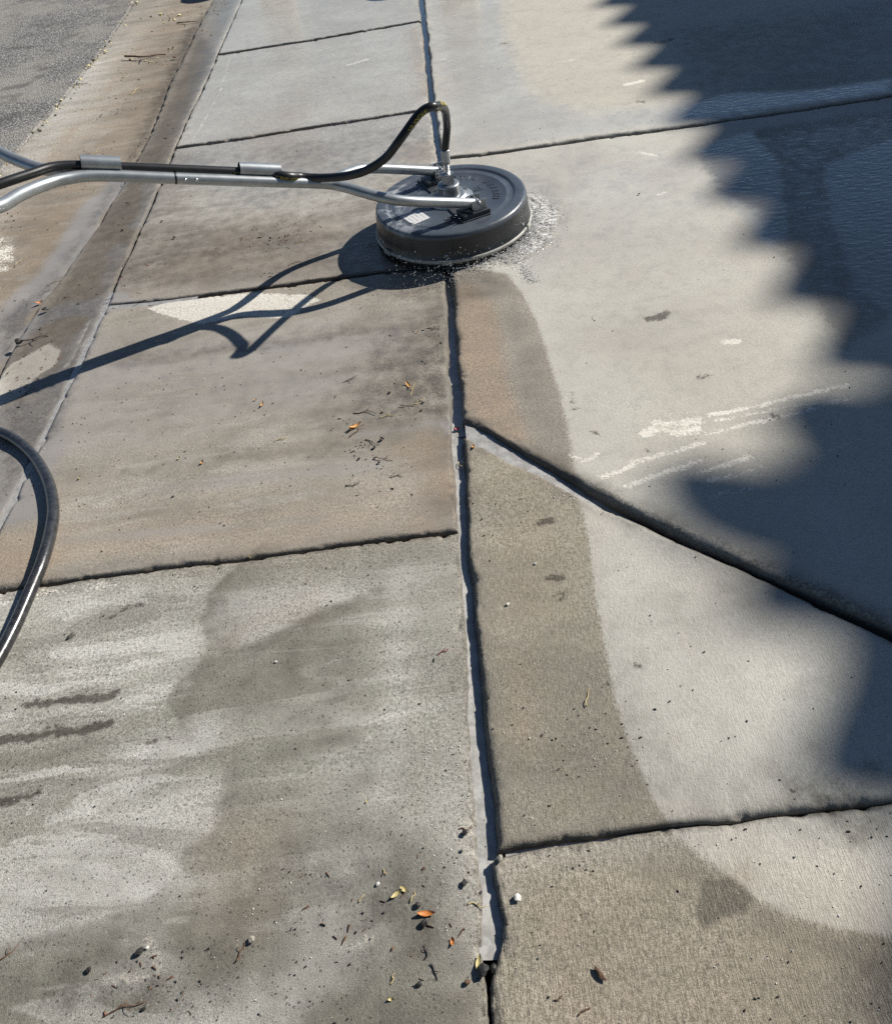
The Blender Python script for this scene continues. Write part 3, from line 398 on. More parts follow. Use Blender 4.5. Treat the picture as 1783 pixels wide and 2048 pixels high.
GROUPS = {'leaf': 'fallen leaves', 'scrap': 'fallen leaves', 'twig': 'twigs on the concrete', 'straw': 'straws on the concrete', 'pod': 'seed pods', 'pebble': 'loose pebbles'}
GRIT = {'dark': [([(-1.2642, 2.5494), (-0.0757, 2.3735), (-0.0937, 1.2835), (-1.2376, 1.2668), (-1.3026, 1.8777)], 520), ([(-0.5377, 1.9758), (-0.1018, 2.1414), (-0.0997, 1.5341), (-0.3606, 1.3955)], 160), ([(-1.294, 2.5569), (-1.2901, 3.6945), (-0.0832, 3.7565), (-0.0872, 2.5081)], 260), ([(-1.2254, 1.2231), (-0.0972, 1.2333), (-0.1093, 0.2524), (-0.8971, 0.3056)], 300), ([(-0.4527, 0.5073), (-0.1064, 0.5103), (-0.1131, 0.2526), (-0.4774, 0.2772)], 110), ([(-0.937, 0.4171), (-0.5625, 0.4036), (-0.5098, 0.2794), (-0.8971, 0.3056)], 110), ([(-0.0512, 1.5532), (0.2859, 1.1819), (0.2249, 0.5286), (-0.0613, 0.5211)], 130), ([(-0.0643, 0.4876), (0.5969, 0.5098), (0.4719, 0.2121), (-0.0904, 0.2511)], 130), ([(0.339, 2.2477), (1.5607, 2.812), (0.7503, 0.8818), (0.2355, 1.3532)], 110), ([(-0.0547, 5.6215), (1.6253, 4.6706), (1.2175, 3.3277), (-0.0506, 3.391)], 60), ([(0.2417, 1.2518), (0.7223, 0.815), (0.6073, 0.5346), (0.2352, 0.5363)], 70), ([(-1.3182, 6.4095), (-0.086, 5.6796), (-0.0776, 3.9361), (-1.3061, 3.9441)], 60), ([(-1.5343, 6.5318), (-1.3375, 6.4204), (-1.294, 2.5569), (-1.3221, 1.4902), (-1.5595, 2.154)], 160), ([(-2.2339, 6.9924), (-1.5923, 6.6293), (-1.6395, 2.6822), (-1.6206, 2.2995), (-2.2127, 3.9543)], 190)], 'brown': [([(-1.5343, 6.5318), (-1.3375, 6.4204), (-1.294, 2.5569), (-1.3221, 1.4902), (-1.5595, 2.154)], 380), ([(-1.5128, 2.4934), (-1.285, 2.5218), (-1.3076, 1.9985), (-1.429, 1.789), (-1.5391, 2.097)], 120), ([(-2.2339, 6.9924), (-1.5923, 6.6293), (-1.6395, 2.6822), (-1.6206, 2.2995), (-2.2127, 3.9543)], 620), ([(-1.4017, 3.1687), (-0.4195, 2.9002), (-0.4956, 2.551), (-1.2642, 2.5494)], 200), ([(-2.1221, 6.6734), (-1.6436, 6.2941), (-1.6496, 5.284), (-2.028, 5.5492)], 120), ([(-0.4818, 2.0666), (-0.07, 2.1186), (-0.0988, 1.4217), (-0.3606, 1.3955)], 70), ([(-0.4164, 0.5041), (-0.1064, 0.5103), (-0.114, 0.291), (-0.3997, 0.3044)], 50), ([(-0.9313, 0.4013), (-0.6687, 0.4119), (-0.561, 0.2951), (-0.8971, 0.3056)], 50)], 'pale': [([(-1.2254, 1.2231), (-0.0972, 1.2333), (-0.1093, 0.2524), (-0.8971, 0.3056)], 420), ([(-0.1986, 0.7064), (-0.0967, 0.7159), (-0.1134, 0.3539), (-0.1738, 0.3586)], 260), ([(-0.0512, 1.5532), (0.2859, 1.1819), (0.2249, 0.5286), (-0.0613, 0.5211)], 120), ([(-0.0643, 0.4876), (0.5969, 0.5098), (0.4719, 0.2121), (-0.0904, 0.2511)], 150), ([(0.1188, 1.3912), (0.2039, 1.3075), (0.1848, 1.2613), (0.1113, 1.3317)], 120), ([(-1.2642, 2.5494), (-0.0757, 2.3735), (-0.0937, 1.2835), (-1.2376, 1.2668), (-1.3026, 1.8777)], 200), ([(0.339, 2.2477), (1.5607, 2.812), (0.7503, 0.8818), (0.2355, 1.3532)], 140), ([(-0.0716, 3.3985), (0.9304, 3.3882), (0.8936, 3.2356), (-0.053, 3.3315)], 200), ([(-2.5563, 7.1749), (-1.5923, 6.6293), (-1.6395, 2.6822), (-1.6206, 2.2995), (-2.2127, 3.9543)], 220), ([(-0.3494, 2.4455), (-0.0757, 2.3735), (-0.0973, 2.256), (-0.3288, 2.299)], 60)], 'litter': [([(-2.27, 7.0128), (-2.1668, 6.9545), (-2.1212, 5.9893), (-2.1284, 4.9913), (-2.1609, 4.2634), (-2.19, 3.8909), (-2.2358, 4.0191), (-2.2315, 4.3527), (-2.2072, 5.1049), (-2.2161, 6.0893)], 170), ([(-2.1221, 6.6734), (-1.6436, 6.2941), (-1.6496, 5.284), (-2.028, 5.5492)], 40)]}
# ------------------------------------------------------------------ helpers
def hash2(ix, iy, s=0):
    h = (ix.astype(np.int64) * 374761393 + iy.astype(np.int64) * 668265263 + s * 974634541) & 0x7fffffff
    h = ((h ^ (h >> 13)) * 1274126177) & 0x7fffffff
    return ((h ^ (h >> 16)) & 0xffff) / 65535.0
def vnoise(x, y, s=0):
    ix = np.floor(x); iy = np.floor(y); fx = x - ix; fy = y - iy
    fx = fx * fx * (3 - 2 * fx); fy = fy * fy * (3 - 2 * fy)
    a = hash2(ix, iy, s); b = hash2(ix + 1, iy, s); c = hash2(ix, iy + 1, s); d = hash2(ix + 1, iy + 1, s)
    return (a * (1 - fx) + b * fx) * (1 - fy) + (c * (1 - fx) + d * fx) * fy - 0.5
def fbm(x, y, o=3, s=0):
    r = 0; a = 1.0
    for k in range(o):
        r = r + a * vnoise(x * 2 ** k, y * 2 ** k, s + k * 7); a *= 0.5
    return r
def mat(name):
    m = bpy.data.materials.new(name); m.use_nodes = True
    nt = m.node_tree; nt.nodes.clear()
    out = nt.nodes.new('ShaderNodeOutputMaterial'); b = nt.nodes.new('ShaderNodeBsdfPrincipled')
    nt.links.new(b.outputs[0], out.inputs[0])
    return m, nt, b
class N:
    """small wrapper for node building"""
    def __init__(s, nt): s.nt = nt
    def add(s, t, **kw):
        n = s.nt.nodes.new(t)
        for k, v in kw.items(): setattr(n, k, v)
        return n
    def put(s, sock, v):
        if hasattr(v, 'is_linked'): s.nt.links.new(v, sock)
        elif isinstance(v, (tuple, list)): sock.default_value = (*v, 1.0) if len(sock.default_value) == 4 and len(v) == 3 else v
        else: sock.default_value = v
    def m(s, op, a, b=0.0, c=0.0, clamp=False):
        n = s.add('ShaderNodeMath', operation=op); n.use_clamp = clamp
        for i, v in enumerate((a, b, c)): s.put(n.inputs[i], v)
        return n.outputs[0]
    def mix(s, f, a, b, mode='MIX'):
        n = s.add('ShaderNodeMix', data_type='RGBA', blend_type=mode)
        s.put(n.inputs[0], f); s.put(n.inputs[6], a); s.put(n.inputs[7], b)
        return n.outputs[2]
    def ramp(s, v, lo, hi, a=0.0, b=1.0):
        n = s.add('ShaderNodeMapRange', interpolation_type='SMOOTHSTEP')
        for i, q in enumerate((v, lo, hi, a, b)): s.put(n.inputs[i], q)
        return n.outputs[0]
    def vec(s, v, sc):
        n = s.add('ShaderNodeVectorMath', operation='MULTIPLY'); s.put(n.inputs[0], v); n.inputs[1].default_value = sc
        return n.outputs[0]
    def noise(s, v, scale, detail=3.0, rough=0.55, dist=0.0):
        n = s.add('ShaderNodeTexNoise'); s.put(n.inputs['Vector'], v)
        n.inputs['Scale'].default_value = scale; n.inputs['Detail'].default_value = detail
        n.inputs['Roughness'].default_value = rough; n.inputs['Distortion'].default_value = dist
        return n.outputs[0]
    def vor(s, v, scale, out=0):
        n = s.add('ShaderNodeTexVoronoi'); s.put(n.inputs['Vector'], v); n.inputs['Scale'].default_value = scale
        return n.outputs[out]
    def attr(s, name):
        n = s.add('ShaderNodeAttribute', attribute_name=name); return n.outputs['Fac']
    def bump(s, h, strength, dist, normal=None):
        n = s.add('ShaderNodeBump'); s.put(n.inputs['Height'], h); n.inputs['Strength'].default_value = strength
        n.inputs['Distance'].default_value = dist
        if normal is not None: s.put(n.inputs['Normal'], normal)
        return n.outputs[0]
def simple(name, col, rough=0.6, metal=0.0, coat=0.0, var=0.0, vscale=40, bump=0.0, spec=0.5):
    m, nt, b = mat(name); k = N(nt)
    tc = k.add('ShaderNodeTexCoord').outputs['Object']
    n = k.noise(tc, vscale, 5)
    f = k.ramp(n, 0.3, 0.7, 1 - var, 1 + var)
    v = k.add('ShaderNodeVectorMath', operation='SCALE'); v.inputs[0].default_value = col; k.put(v.inputs['Scale'], f)
    k.put(b.inputs['Base Color'], v.outputs[0])
    b.inputs['Roughness'].default_value = rough; b.inputs['Metallic'].default_value = metal
    b.inputs['Coat Weight'].default_value = coat; b.inputs['Coat Roughness'].default_value = 0.12
    b.inputs['Specular IOR Level'].default_value = spec
    if bump: k.put(b.inputs['Normal'], k.bump(n, bump, 0.002))
    return m
def link(name, me, material=None, parent=None, smooth=False):
    o = bpy.data.objects.new(name, me); COL.objects.link(o)
    if material is not None and not len(me.materials): me.materials.append(material)
    if parent is not None: o.parent = parent
    if smooth: me.polygons.foreach_set('use_smooth', np.ones(len(me.polygons), bool))
    return o
def pymesh(name, v, f):
    me = bpy.data.meshes.new(name); me.from_pydata([tuple(p) for p in v], [], [tuple(q) for q in f]); me.update(); return me
def bmobj(name, bm, material, parent=None, smooth=False):
    me = bpy.data.meshes.new(name); bm.normal_update(); bm.to_mesh(me); bm.free()
    return link(name, me, material, parent, smooth)
def tag(o, label=None, cat=None, group=None, kind=None):
    if label: o['label'] = label
    if cat: o['category'] = cat
    if group: o['group'] = group
    if kind: o['kind'] = kind
    return o
def empty(name, loc=(0, 0, 0)):
    o = bpy.data.objects.new(name, None); COL.objects.link(o); o.location = loc; return o
def place(bm, loc=(0, 0, 0), M3=None, origin=None):
    M = Matrix.Translation(loc) @ (M3.to_4x4() if M3 is not None else Matrix())
    bmesh.ops.transform(bm, matrix=M, verts=bm.verts)
    return bm
def box_bm(sx, sy, sz, bev=0.0, seg=2):
    bm = bmesh.new(); bmesh.ops.create_cube(bm, size=1.0)
    for v in bm.verts: v.co = (v.co.x * sx, v.co.y * sy, v.co.z * sz)
    if bev: bmesh.ops.bevel(bm, geom=bm.edges[:], offset=bev, segments=seg, affect='EDGES', profile=0.5)
    return bm
def lathe(profile, n=64, closed=False):
    v = []; f = []; m = len(profile)
    for i in range(n):
        a = 2 * math.pi * i / n
        for r, z in profile: v.append((r * math.cos(a), r * math.sin(a), z))
    for i in range(n):
        j = (i + 1) % n
        for k in range(m - 1 if not closed else m):
            l = (k + 1) % m
            f.append((i * m + k, j * m + k, j * m + l, i * m + l))
    return v, f
def spline(pts, n=12):
    P = [Vector(p) for p in pts]; P = [P[0] * 2 - P[1]] + P + [P[-1] * 2 - P[-2]]
    out = []
    for i in range(1, len(P) - 2):
        for k in range(n):
            t = k / n; a, b, c, d = P[i - 1], P[i], P[i + 1], P[i + 2]
            out.append(0.5 * ((2 * b) + (c - a) * t + (2 * a - 5 * b + 4 * c - d) * t * t + (3 * b - a - 3 * c + d) * t ** 3))
    out.append(P[-2]); return out
def frames(P):
    T = [(P[min(i + 1, len(P) - 1)] - P[max(i - 1, 0)]).normalized() for i in range(len(P))]
    up = Vector((0, 0, 1)) if abs(T[0].z) < 0.9 else Vector((1, 0, 0))
    nrm = (up - T[0] * up.dot(T[0])).normalized(); F = []
    for t in T:
        nrm = (nrm - t * nrm.dot(t)).normalized(); F.append((t, nrm, t.cross(nrm)))
    return F
def tube(P, r, seg=14, rf=None, cap=True):
    F = frames(P); v = []; f = []
    for i, p in enumerate(P):
        rr = r if rf is None else rf(i / (len(P) - 1)) * r
        for k in range(seg):
            a = 2 * math.pi * k / seg
            v.append(p + (F[i][1] * math.cos(a) + F[i][2] * math.sin(a)) * rr)
    for i in range(len(P) - 1):
        for k in range(seg):
            l = (k + 1) % seg; f.append((i * seg + k, i * seg + l, (i + 1) * seg + l, (i + 1) * seg + k))
    if cap:
        f.append(tuple(range(seg))[::-1]); f.append(tuple((len(P) - 1) * seg + k for k in range(seg)))
    return v, f
def text_tris(txt, size):
    """flat glyph triangles of Blender's built-in font"""
    cu = bpy.data.curves.new('glyphs', 'FONT'); cu.body = txt; cu.size = size; cu.resolution_u = 2
    o = bpy.data.objects.new('glyphs', cu); COL.objects.link(o)
    dg = bpy.context.evaluated_depsgraph_get(); me = o.evaluated_get(dg).to_mesh()
    v = [Vector(p.co) for p in me.vertices]; f = [tuple(p.vertices) for p in me.polygons]
    o.evaluated_get(dg).to_mesh_clear(); bpy.data.objects.remove(o); bpy.data.curves.remove(cu)
    return v, f
# ------------------------------------------------------------------ stains, wear and water traced as soft regions
LAYERS = ('clean', 'warm', 'mud', 'silt', 'pale', 'light', 'wet', 'dark', 'grime', 'film', 'smear')
def seg_dist(X, Y, P, closed):
    d = np.full(X.shape, 1e9); inside = np.zeros(X.shape, bool); n = len(P)
    for i in range(n if closed else n - 1):
        x0, y0 = P[i]; x1, y1 = P[(i + 1) % n]; dx, dy = x1 - x0, y1 - y0; L = dx * dx + dy * dy + 1e-12
        t = np.clip(((X - x0) * dx + (Y - y0) * dy) / L, 0, 1)
        d = np.minimum(d, np.hypot(X - x0 - t * dx, Y - y0 - t * dy))
        if closed and y0 != y1:
            c = (y0 > Y) != (y1 > Y); xi = x0 + (Y - y0) * dx / (dy if dy else 1e-9); inside ^= c & (X < xi)
    return d, inside
def side_dist(X, Y, P):
    best = np.full(X.shape, 1e9); out = np.zeros(X.shape)
    for i in range(len(P) - 1):
        x0, y0 = P[i]; x1, y1 = P[i + 1]; dx, dy = x1 - x0, y1 - y0; L = dx * dx + dy * dy + 1e-12
        t = np.clip(((X - x0) * dx + (Y - y0) * dy) / L, 0, 1); q = np.hypot(X - x0 - t * dx, Y - y0 - t * dy)
        s = np.sign(dx * (Y - y0) - dy * (X - x0)); m = q < best; best[m] = q[m]; out[m] = (q * s)[m]
    return out
def paint(X, Y):
    wx = X + 0.006 * fbm(X * 14, Y * 14, 3, 3); wy = Y + 0.006 * fbm(X * 14, Y * 14, 3, 9)
    out = {}
    for l in LAYERS:
        acc = np.zeros(X.shape); rag = 1.0 if l in ('dark', 'pale', 'wet') else 0.0
        ux, uy = (wx + 0.007 * fbm(X * 70, Y * 70, 3, 13), wy + 0.007 * fbm(X * 70, Y * 70, 3, 19)) if rag else (wx, wy)
        for kind, st, soft, wid, pts in STROKES[l]:
            if l in ('dark', 'pale'): soft = max(soft, 0.016)
            if l == 'wet' and kind == 'edge': soft = max(soft, 0.014)
            xs = [p[0] for p in pts]; ys = [p[1] for p in pts]; r = soft + wid + 0.02
            sel = (X > min(xs) - r) & (X < max(xs) + r) & (Y > min(ys) - r) & (Y < max(ys) + r)
            if not sel.any(): continue
            if kind == 'edge':                                     # tide mark: sharp on one side, fading away on the other
                sd = side_dist(ux[sel], uy[sel], pts)
                a = np.clip(0.5 + 0.5 * sd / soft, 0, 1); a = a * a * (3 - 2 * a) * st * np.clip(1 - sd / wid, 0, 1) ** 1.5
            else:
                d, ins = seg_dist(ux[sel], uy[sel], pts, kind == 'poly')
                sd = np.where(ins, d, -d) if kind == 'poly' else wid - d
                a = np.clip(0.5 + 0.5 * sd / soft, 0, 1); a = a * a * (3 - 2 * a) * st
            acc[sel] = 1 - (1 - acc[sel]) * (1 - a) if l in ('mud', 'silt', 'grime', 'light') else np.maximum(acc[sel], a)
        out[l] = acc
    return out
# ------------------------------------------------------------------ materials of the ground
def concrete_material():
    m, nt, b = mat('weathered_concrete'); k = N(nt)
    pos = k.add('ShaderNodeNewGeometry').outputs['Position']
    A = {l: k.attr(l) for l in LAYERS}; edge = k.attr('edge'); kind = k.attr('broom')
    big = k.noise(pos, 2.3, 3, 0.6)
    streak = k.noise(k.vec(pos, (2.6, 6.5, 1)), 1.0, 3, 0.62)
    mid = k.noise(pos, 22, 3, 0.65); fine = k.noise(pos, 150, 2, 0.7); grain = k.noise(pos, 600, 0, 0.6)
    broom = k.noise(k.vec(pos, (470, 48, 1)), 1.0, 1, 0.6)
    vn = k.add('ShaderNodeTexVoronoi'); k.put(vn.inputs['Vector'], pos); vn.inputs['Scale'].default_value = 130
    pv = vn.outputs[0]; prs = k.add('ShaderNodeSeparateColor'); k.put(prs.inputs[0], vn.outputs[1])
    pores = k.m('MULTIPLY', k.m('MULTIPLY', k.ramp(k.m('ADD', pv, k.m('MULTIPLY', fine, .25)), 0.28, 0.46, 1, 0), k.ramp(k.m('ADD', prs.outputs[0], k.m('MULTIPLY', mid, .5)), 0.86, 0.98)), k.attr('pore'))
    specks = k.m('MULTIPLY', k.ramp(pv, 0.13, 0.24, 1, 0), k.ramp(prs.outputs[1], 0.86, 0.9))
    def jag(a, n, amt, lo, hi):                                    # roughened border of a traced patch
        w = k.m('MULTIPLY', k.m('MULTIPLY', a, k.m('SUBTRACT', 1.0, a)), 4.0)
        return k.ramp(k.m('ADD', a, k.m('MULTIPLY', k.m('MULTIPLY', k.m('SUBTRACT', n, 0.5), amt), w)), lo, hi)
    clean = jag(A['clean'], fine, 1.5, 0.0, 1.0)
    dirty = k.add('ShaderNodeObjectInfo').outputs['Color']
    # grime lies patchily: the old surface shows through
    patch = k.ramp(k.m('ADD', k.m('MULTIPLY', mid, 0.6), k.m('MULTIPLY', fine, 0.5)), 0.38, 0.72)
    dirtc = k.mix(k.m('MULTIPLY', patch, 0.45), dirty, (0.36, 0.345, 0.305))
    dirtc = k.mix(k.m('MULTIPLY', k.ramp(big, 0.38, 0.66), 0.35), dirtc, (0.15, 0.135, 0.105))
    cleanc = k.mix(k.m('MULTIPLY', k.ramp(big, 0.35, 0.62), 0.85), (0.465, 0.452, 0.405), (0.405, 0.382, 0.34))
    cleanc = k.mix(A['warm'], cleanc, (0.46, 0.435, 0.37))
    cleanc = k.mix(k.m('MULTIPLY', k.ramp(mid, 0.46, 0.70), 0.34), cleanc, (0.33, 0.315, 0.275))
    col = k.mix(clean, dirtc, cleanc)
    col = k.mix(k.m('MULTIPLY', A['light'], k.ramp(k.m('ADD', k.m('MULTIPLY', mid, 0.5), k.m('MULTIPLY', fine, 0.5)), 0.32, 0.66, 0.50, 0.85)), col, (0.49, 0.48, 0.445))
    # chalky smears left as the wash water dried, drawn out along the slope
    sn = k.noise(k.vec(pos, (2.4, 12.0, 1)), 1.0, 4, 0.55, 0.9)
    sm = k.ramp(k.m('ADD', sn, k.m('MULTIPLY', k.m('SUBTRACT', fine, 0.5), 0.07)), 0.525, 0.585)
    st2 = k.ramp(k.m('ADD', sn, k.m('MULTIPLY', k.m('SUBTRACT', fine, 0.5), 0.07)), 0.47, 0.40)
    col = k.mix(k.m('MULTIPLY', k.m('MULTIPLY', sm, A['smear']), 0.6), col, (0.50, 0.49, 0.455))
    col = k.mix(k.m('MULTIPLY', k.m('MULTIPLY', st2, A['smear']), 0.38), col, (0.13, 0.12, 0.10))
    col = k.mix(k.m('MULTIPLY', A['grime'], k.ramp(k.m('ADD', k.m('MULTIPLY', mid, 0.4), k.m('MULTIPLY', fine, 0.6)), 0.36, 0.60, 0.15, 0.9)), col, (0.075, 0.066, 0.055))
    mudf = k.m('MULTIPLY', A['mud'], k.ramp(k.m('ADD', k.m('MULTIPLY', streak, 0.6), k.m('MULTIPLY', mid, 0.4)), 0.30, 0.62, 0.40, 0.95))
    col = k.mix(mudf, col, (0.28, 0.218, 0.16))
    siltf = jag(A['silt'], streak, 0.9, 0.15, 0.75)
    col = k.mix(k.m('MULTIPLY', siltf, 0.85), col, (0.265, 0.25, 0.235))
    # streaky tone along the direction the water was pushed
    st = k.m('ADD', 1.0, k.m('MULTIPLY', k.m('SUBTRACT', streak, 0.5), k.m('SUBTRACT', 0.7, k.m('MULTIPLY', clean, 0.5))))
    col = k.mix(1.0, col, st, 'MULTIPLY')
    palef = k.m('MULTIPLY', jag(A['pale'], k.m('ADD', k.m('MULTIPLY', fine, 0.55), k.m('MULTIPLY', mid, 0.45)), 1.9, 0.30, 0.66), k.ramp(k.m('ADD', k.m('MULTIPLY', fine, 0.5), k.m('MULTIPLY', mid, 0.5)), 0.34, 0.56, 0.45, 1.0))
    col = k.mix(k.m('MULTIPLY', palef, 0.90), col, (0.70, 0.665, 0.59))
    # grain and pores
    nosilt = k.m('SUBTRACT', 1.0, k.m('MULTIPLY', siltf, 0.85))
    g = k.ramp(k.m('ADD', k.m('MULTIPLY', fine, 0.5), k.m('MULTIPLY', grain, 0.5)), 0.30, 0.70, 0.62, 1.38)
    col = k.mix(k.m('MULTIPLY', nosilt, k.m('SUBTRACT', 1.0, k.m('MULTIPLY', clean, 0.58))), col, k.mix(1.0, col, g, 'MULTIPLY'))
    bl = k.ramp(broom, 0.32, 0.68, 0.78, 1.18)
    col = k.mix(k.m('MULTIPLY', kind, k.m('SUBTRACT', 1.0, k.m('MULTIPLY', clean, 0.6))), col, k.mix(1.0, col, bl, 'MULTIPLY'))
    col = k.mix(k.m('MULTIPLY', pores, k.m('MULTIPLY', nosilt, k.m('SUBTRACT', 0.7, k.m('MULTIPLY', clean, 0.5)))), col, (0.05, 0.045, 0.04))
    col = k.mix(k.m('MULTIPLY', specks, 0.5), col, (0.52, 0.5, 0.45))
    # dirt held along the joints
    ef = k.m('ADD', edge, k.m('MULTIPLY', k.m('SUBTRACT', k.m('ADD', k.m('MULTIPLY', mid, 0.5), k.m('MULTIPLY', fine, 0.5)), 0.5), 0.035))
    col = k.mix(k.ramp(ef, 0.000, 0.012, 0.6, 0.0), col, (0.055, 0.048, 0.04))
    wetf = jag(A['wet'], k.m('ADD', k.m('MULTIPLY', fine, 0.55), k.m('MULTIPLY', mid, 0.45)), 2.2, 0.08, 0.92)
    col = k.mix(k.m('MULTIPLY', wetf, 0.80), col, k.mix(1.0, col, (0.30, 0.28, 0.25), 'MULTIPLY'))
    rag = k.m('ADD', k.m('MULTIPLY', fine, 0.45), k.m('MULTIPLY', mid, 0.55))
    darkf = jag(A['dark'], rag, 3.0, 0.36, 0.58)
    col = k.mix(k.m('MULTIPLY', darkf, 0.85), col, k.mix(1.0, col, (0.22, 0.2, 0.18), 'MULTIPLY'))
    k.put(b.inputs['Base Color'], col)
    film = k.ramp(k.m('ADD', A['film'], k.m('MULTIPLY', k.m('SUBTRACT', mid, 0.5), 1.1)), 0.15, 0.95)
    shine = k.m('MAXIMUM', film, k.m('MULTIPLY', siltf, 0.55))
    rough = k.m('SUBTRACT', 0.88, k.m('MULTIPLY', k.m('MAXIMUM', wetf, darkf), 0.3))
    k.put(b.inputs['Roughness'], rough)
    b.inputs['Specular IOR Level'].default_value = 0.35
    hb = k.m('ADD', k.m('MULTIPLY', fine, 0.6), k.m('ADD', k.m('MULTIPLY', grain, 0.35), k.m('MULTIPLY', k.m('MULTIPLY', broom, kind), 0.8)))
    hb = k.m('MULTIPLY', hb, k.m('SUBTRACT', 1.0, k.m('MULTIPLY', k.m('MAXIMUM', A['film'], A['silt']), 0.75)))
    k.put(b.inputs['Normal'], k.bump(hb, 0.55, 0.0022))
    k.put(b.inputs['Coat Weight'], k.m('MULTIPLY', shine, 0.95))
    b.inputs['Coat IOR'].default_value = 1.6
    k.put(b.inputs['Coat Roughness'], k.ramp(A['film'], 0.55, 1.0, 0.17, 0.05))
    rip = k.noise(k.vec(pos, (26, 60, 1)), 1.0, 2, 0.55)
    k.put(b.inputs['Coat Normal'], k.bump(rip, 0.35, 0.010))
    return m
CONC = concrete_material()
def asphalt_material():
    m, nt, b = mat('old_asphalt'); k = N(nt)
    pos = k.add('ShaderNodeNewGeometry').outputs['Position']
    v = k.add('ShaderNodeTexVoronoi'); k.put(v.inputs['Vector'], pos); v.inputs['Scale'].default_value = 95
    sc = k.add('ShaderNodeSeparateColor'); k.put(sc.inputs[0], v.outputs['Color'])
    stone = k.mix(sc.outputs[0], (0.16, 0.16, 0.155), (0.48, 0.46, 0.43))
    col = k.mix(k.ramp(v.outputs['Distance'], 0.35, 0.6), stone, (0.10, 0.098, 0.095))
    bigp = k.noise(pos, 1.6, 4, 0.65)
    col = k.mix(k.ramp(bigp, 0.42, 0.60, 0.0, 0.6), col, (0.31, 0.29, 0.255))
    col = k.mix(k.ramp(k.noise(pos, 3.4, 4, 0.7, 0.5), 0.52, 0.66, 0.0, 0.55), col, (0.085, 0.08, 0.075))
    col = k.mix(k.m('MULTIPLY', k.attr('dark'), 0.75), col, (0.045, 0.043, 0.04))
    col = k.mix(k.m('MULTIPLY', k.attr('grime'), 0.5), col, (0.06, 0.055, 0.05))
    k.put(b.inputs['Base Color'], col); b.inputs['Roughness'].default_value = 0.92
    k.put(b.inputs['Normal'], k.bump(k.m('ADD', k.m('MULTIPLY', k.ramp(v.outputs['Distance'], 0.1, 0.7, 1, 0), 1.0), k.noise(pos, 300, 2)), 0.7, 0.004))
    return m
ASPH = asphalt_material()
SOIL = simple('damp_soil', (0.035, 0.03, 0.025), 0.9, var=0.4, bump=0.5)
def water_material():
    m, nt, b = mat('muddy_water'); k = N(nt)
    pos = k.add('ShaderNodeNewGeometry').outputs['Position']
    n = k.noise(pos, 30, 4)
    k.put(b.inputs['Base Color'], k.mix(k.ramp(k.m('ADD', k.m('MULTIPLY', n, .6), k.m('MULTIPLY', k.noise(pos, 160, 3), .4)), .38, .62), (0.40, 0.39, 0.37), (0.27, 0.26, 0.24)))
    b.inputs['Roughness'].default_value = 0.25; b.inputs['Coat Weight'].default_value = 1.0; b.inputs['Coat IOR'].default_value = 1.5
    b.inputs['Coat Roughness'].default_value = 0.06
    k.put(b.inputs['Coat Normal'], k.bump(k.noise(pos, 45, 3), 0.25, 0.004))
    return m
MUDW = water_material()
# ------------------------------------------------------------------ the ground
def fx(name):                                      # x of a lengthwise joint as a function of y
    p = np.array(sorted(EDGES[name], key=lambda q: q[1]))
    x = np.r_[p[0, 0], p[:, 0], p[-1, 0]]; y = np.r_[p[0, 1] - 30, p[:, 1], p[-1, 1] + 30]
    return lambda t: np.interp(t, y, x)
def fy(name):                                      # y of a crosswise joint as a function of x, carried on straight
    p = np.array(sorted(EDGES[name]))
    a = (p[1, 1] - p[0, 1]) / (p[1, 0] - p[0, 0]) if name[:2] == 'dg' else 0.0
    b2 = (p[-1, 1] - p[0, 1]) / (p[-1, 0] - p[0, 0]) if name[:2] == 'dg' else 0.0
    x = np.r_[p[0, 0] - 8, p[:, 0], p[-1, 0] + 8]; y = np.r_[p[0, 1] - 8 * a, p[:, 1], p[-1, 1] + 8 * b2]
    return lambda t: np.interp(t, x, y)
def cst(c): return lambda t: np.full(np.shape(t), float(c))
def off(f, d): return lambda t: f(t) + d
def und(X, Y): return 0.0035 * fbm(X * 1.3, Y * 1.3, 2, 5)
def params(L, spacing, a0, fine=True):
    """parameter list 0..1 over length L: dense next to the edges, spacing(coord) inside"""
    e = [0, .0012, .0026, .0045, .007, .010, .014, .020, .028] if fine else [0]
    e = [q for q in e if q < L * 0.3]
    s = e[-1]; out = list(e)
    while True:
        s += spacing(a0 + s)
        if s > L - e[-1] - 0.002: break
        out.append(s)
    return np.array(out + [L - q for q in e[::-1]]) / L
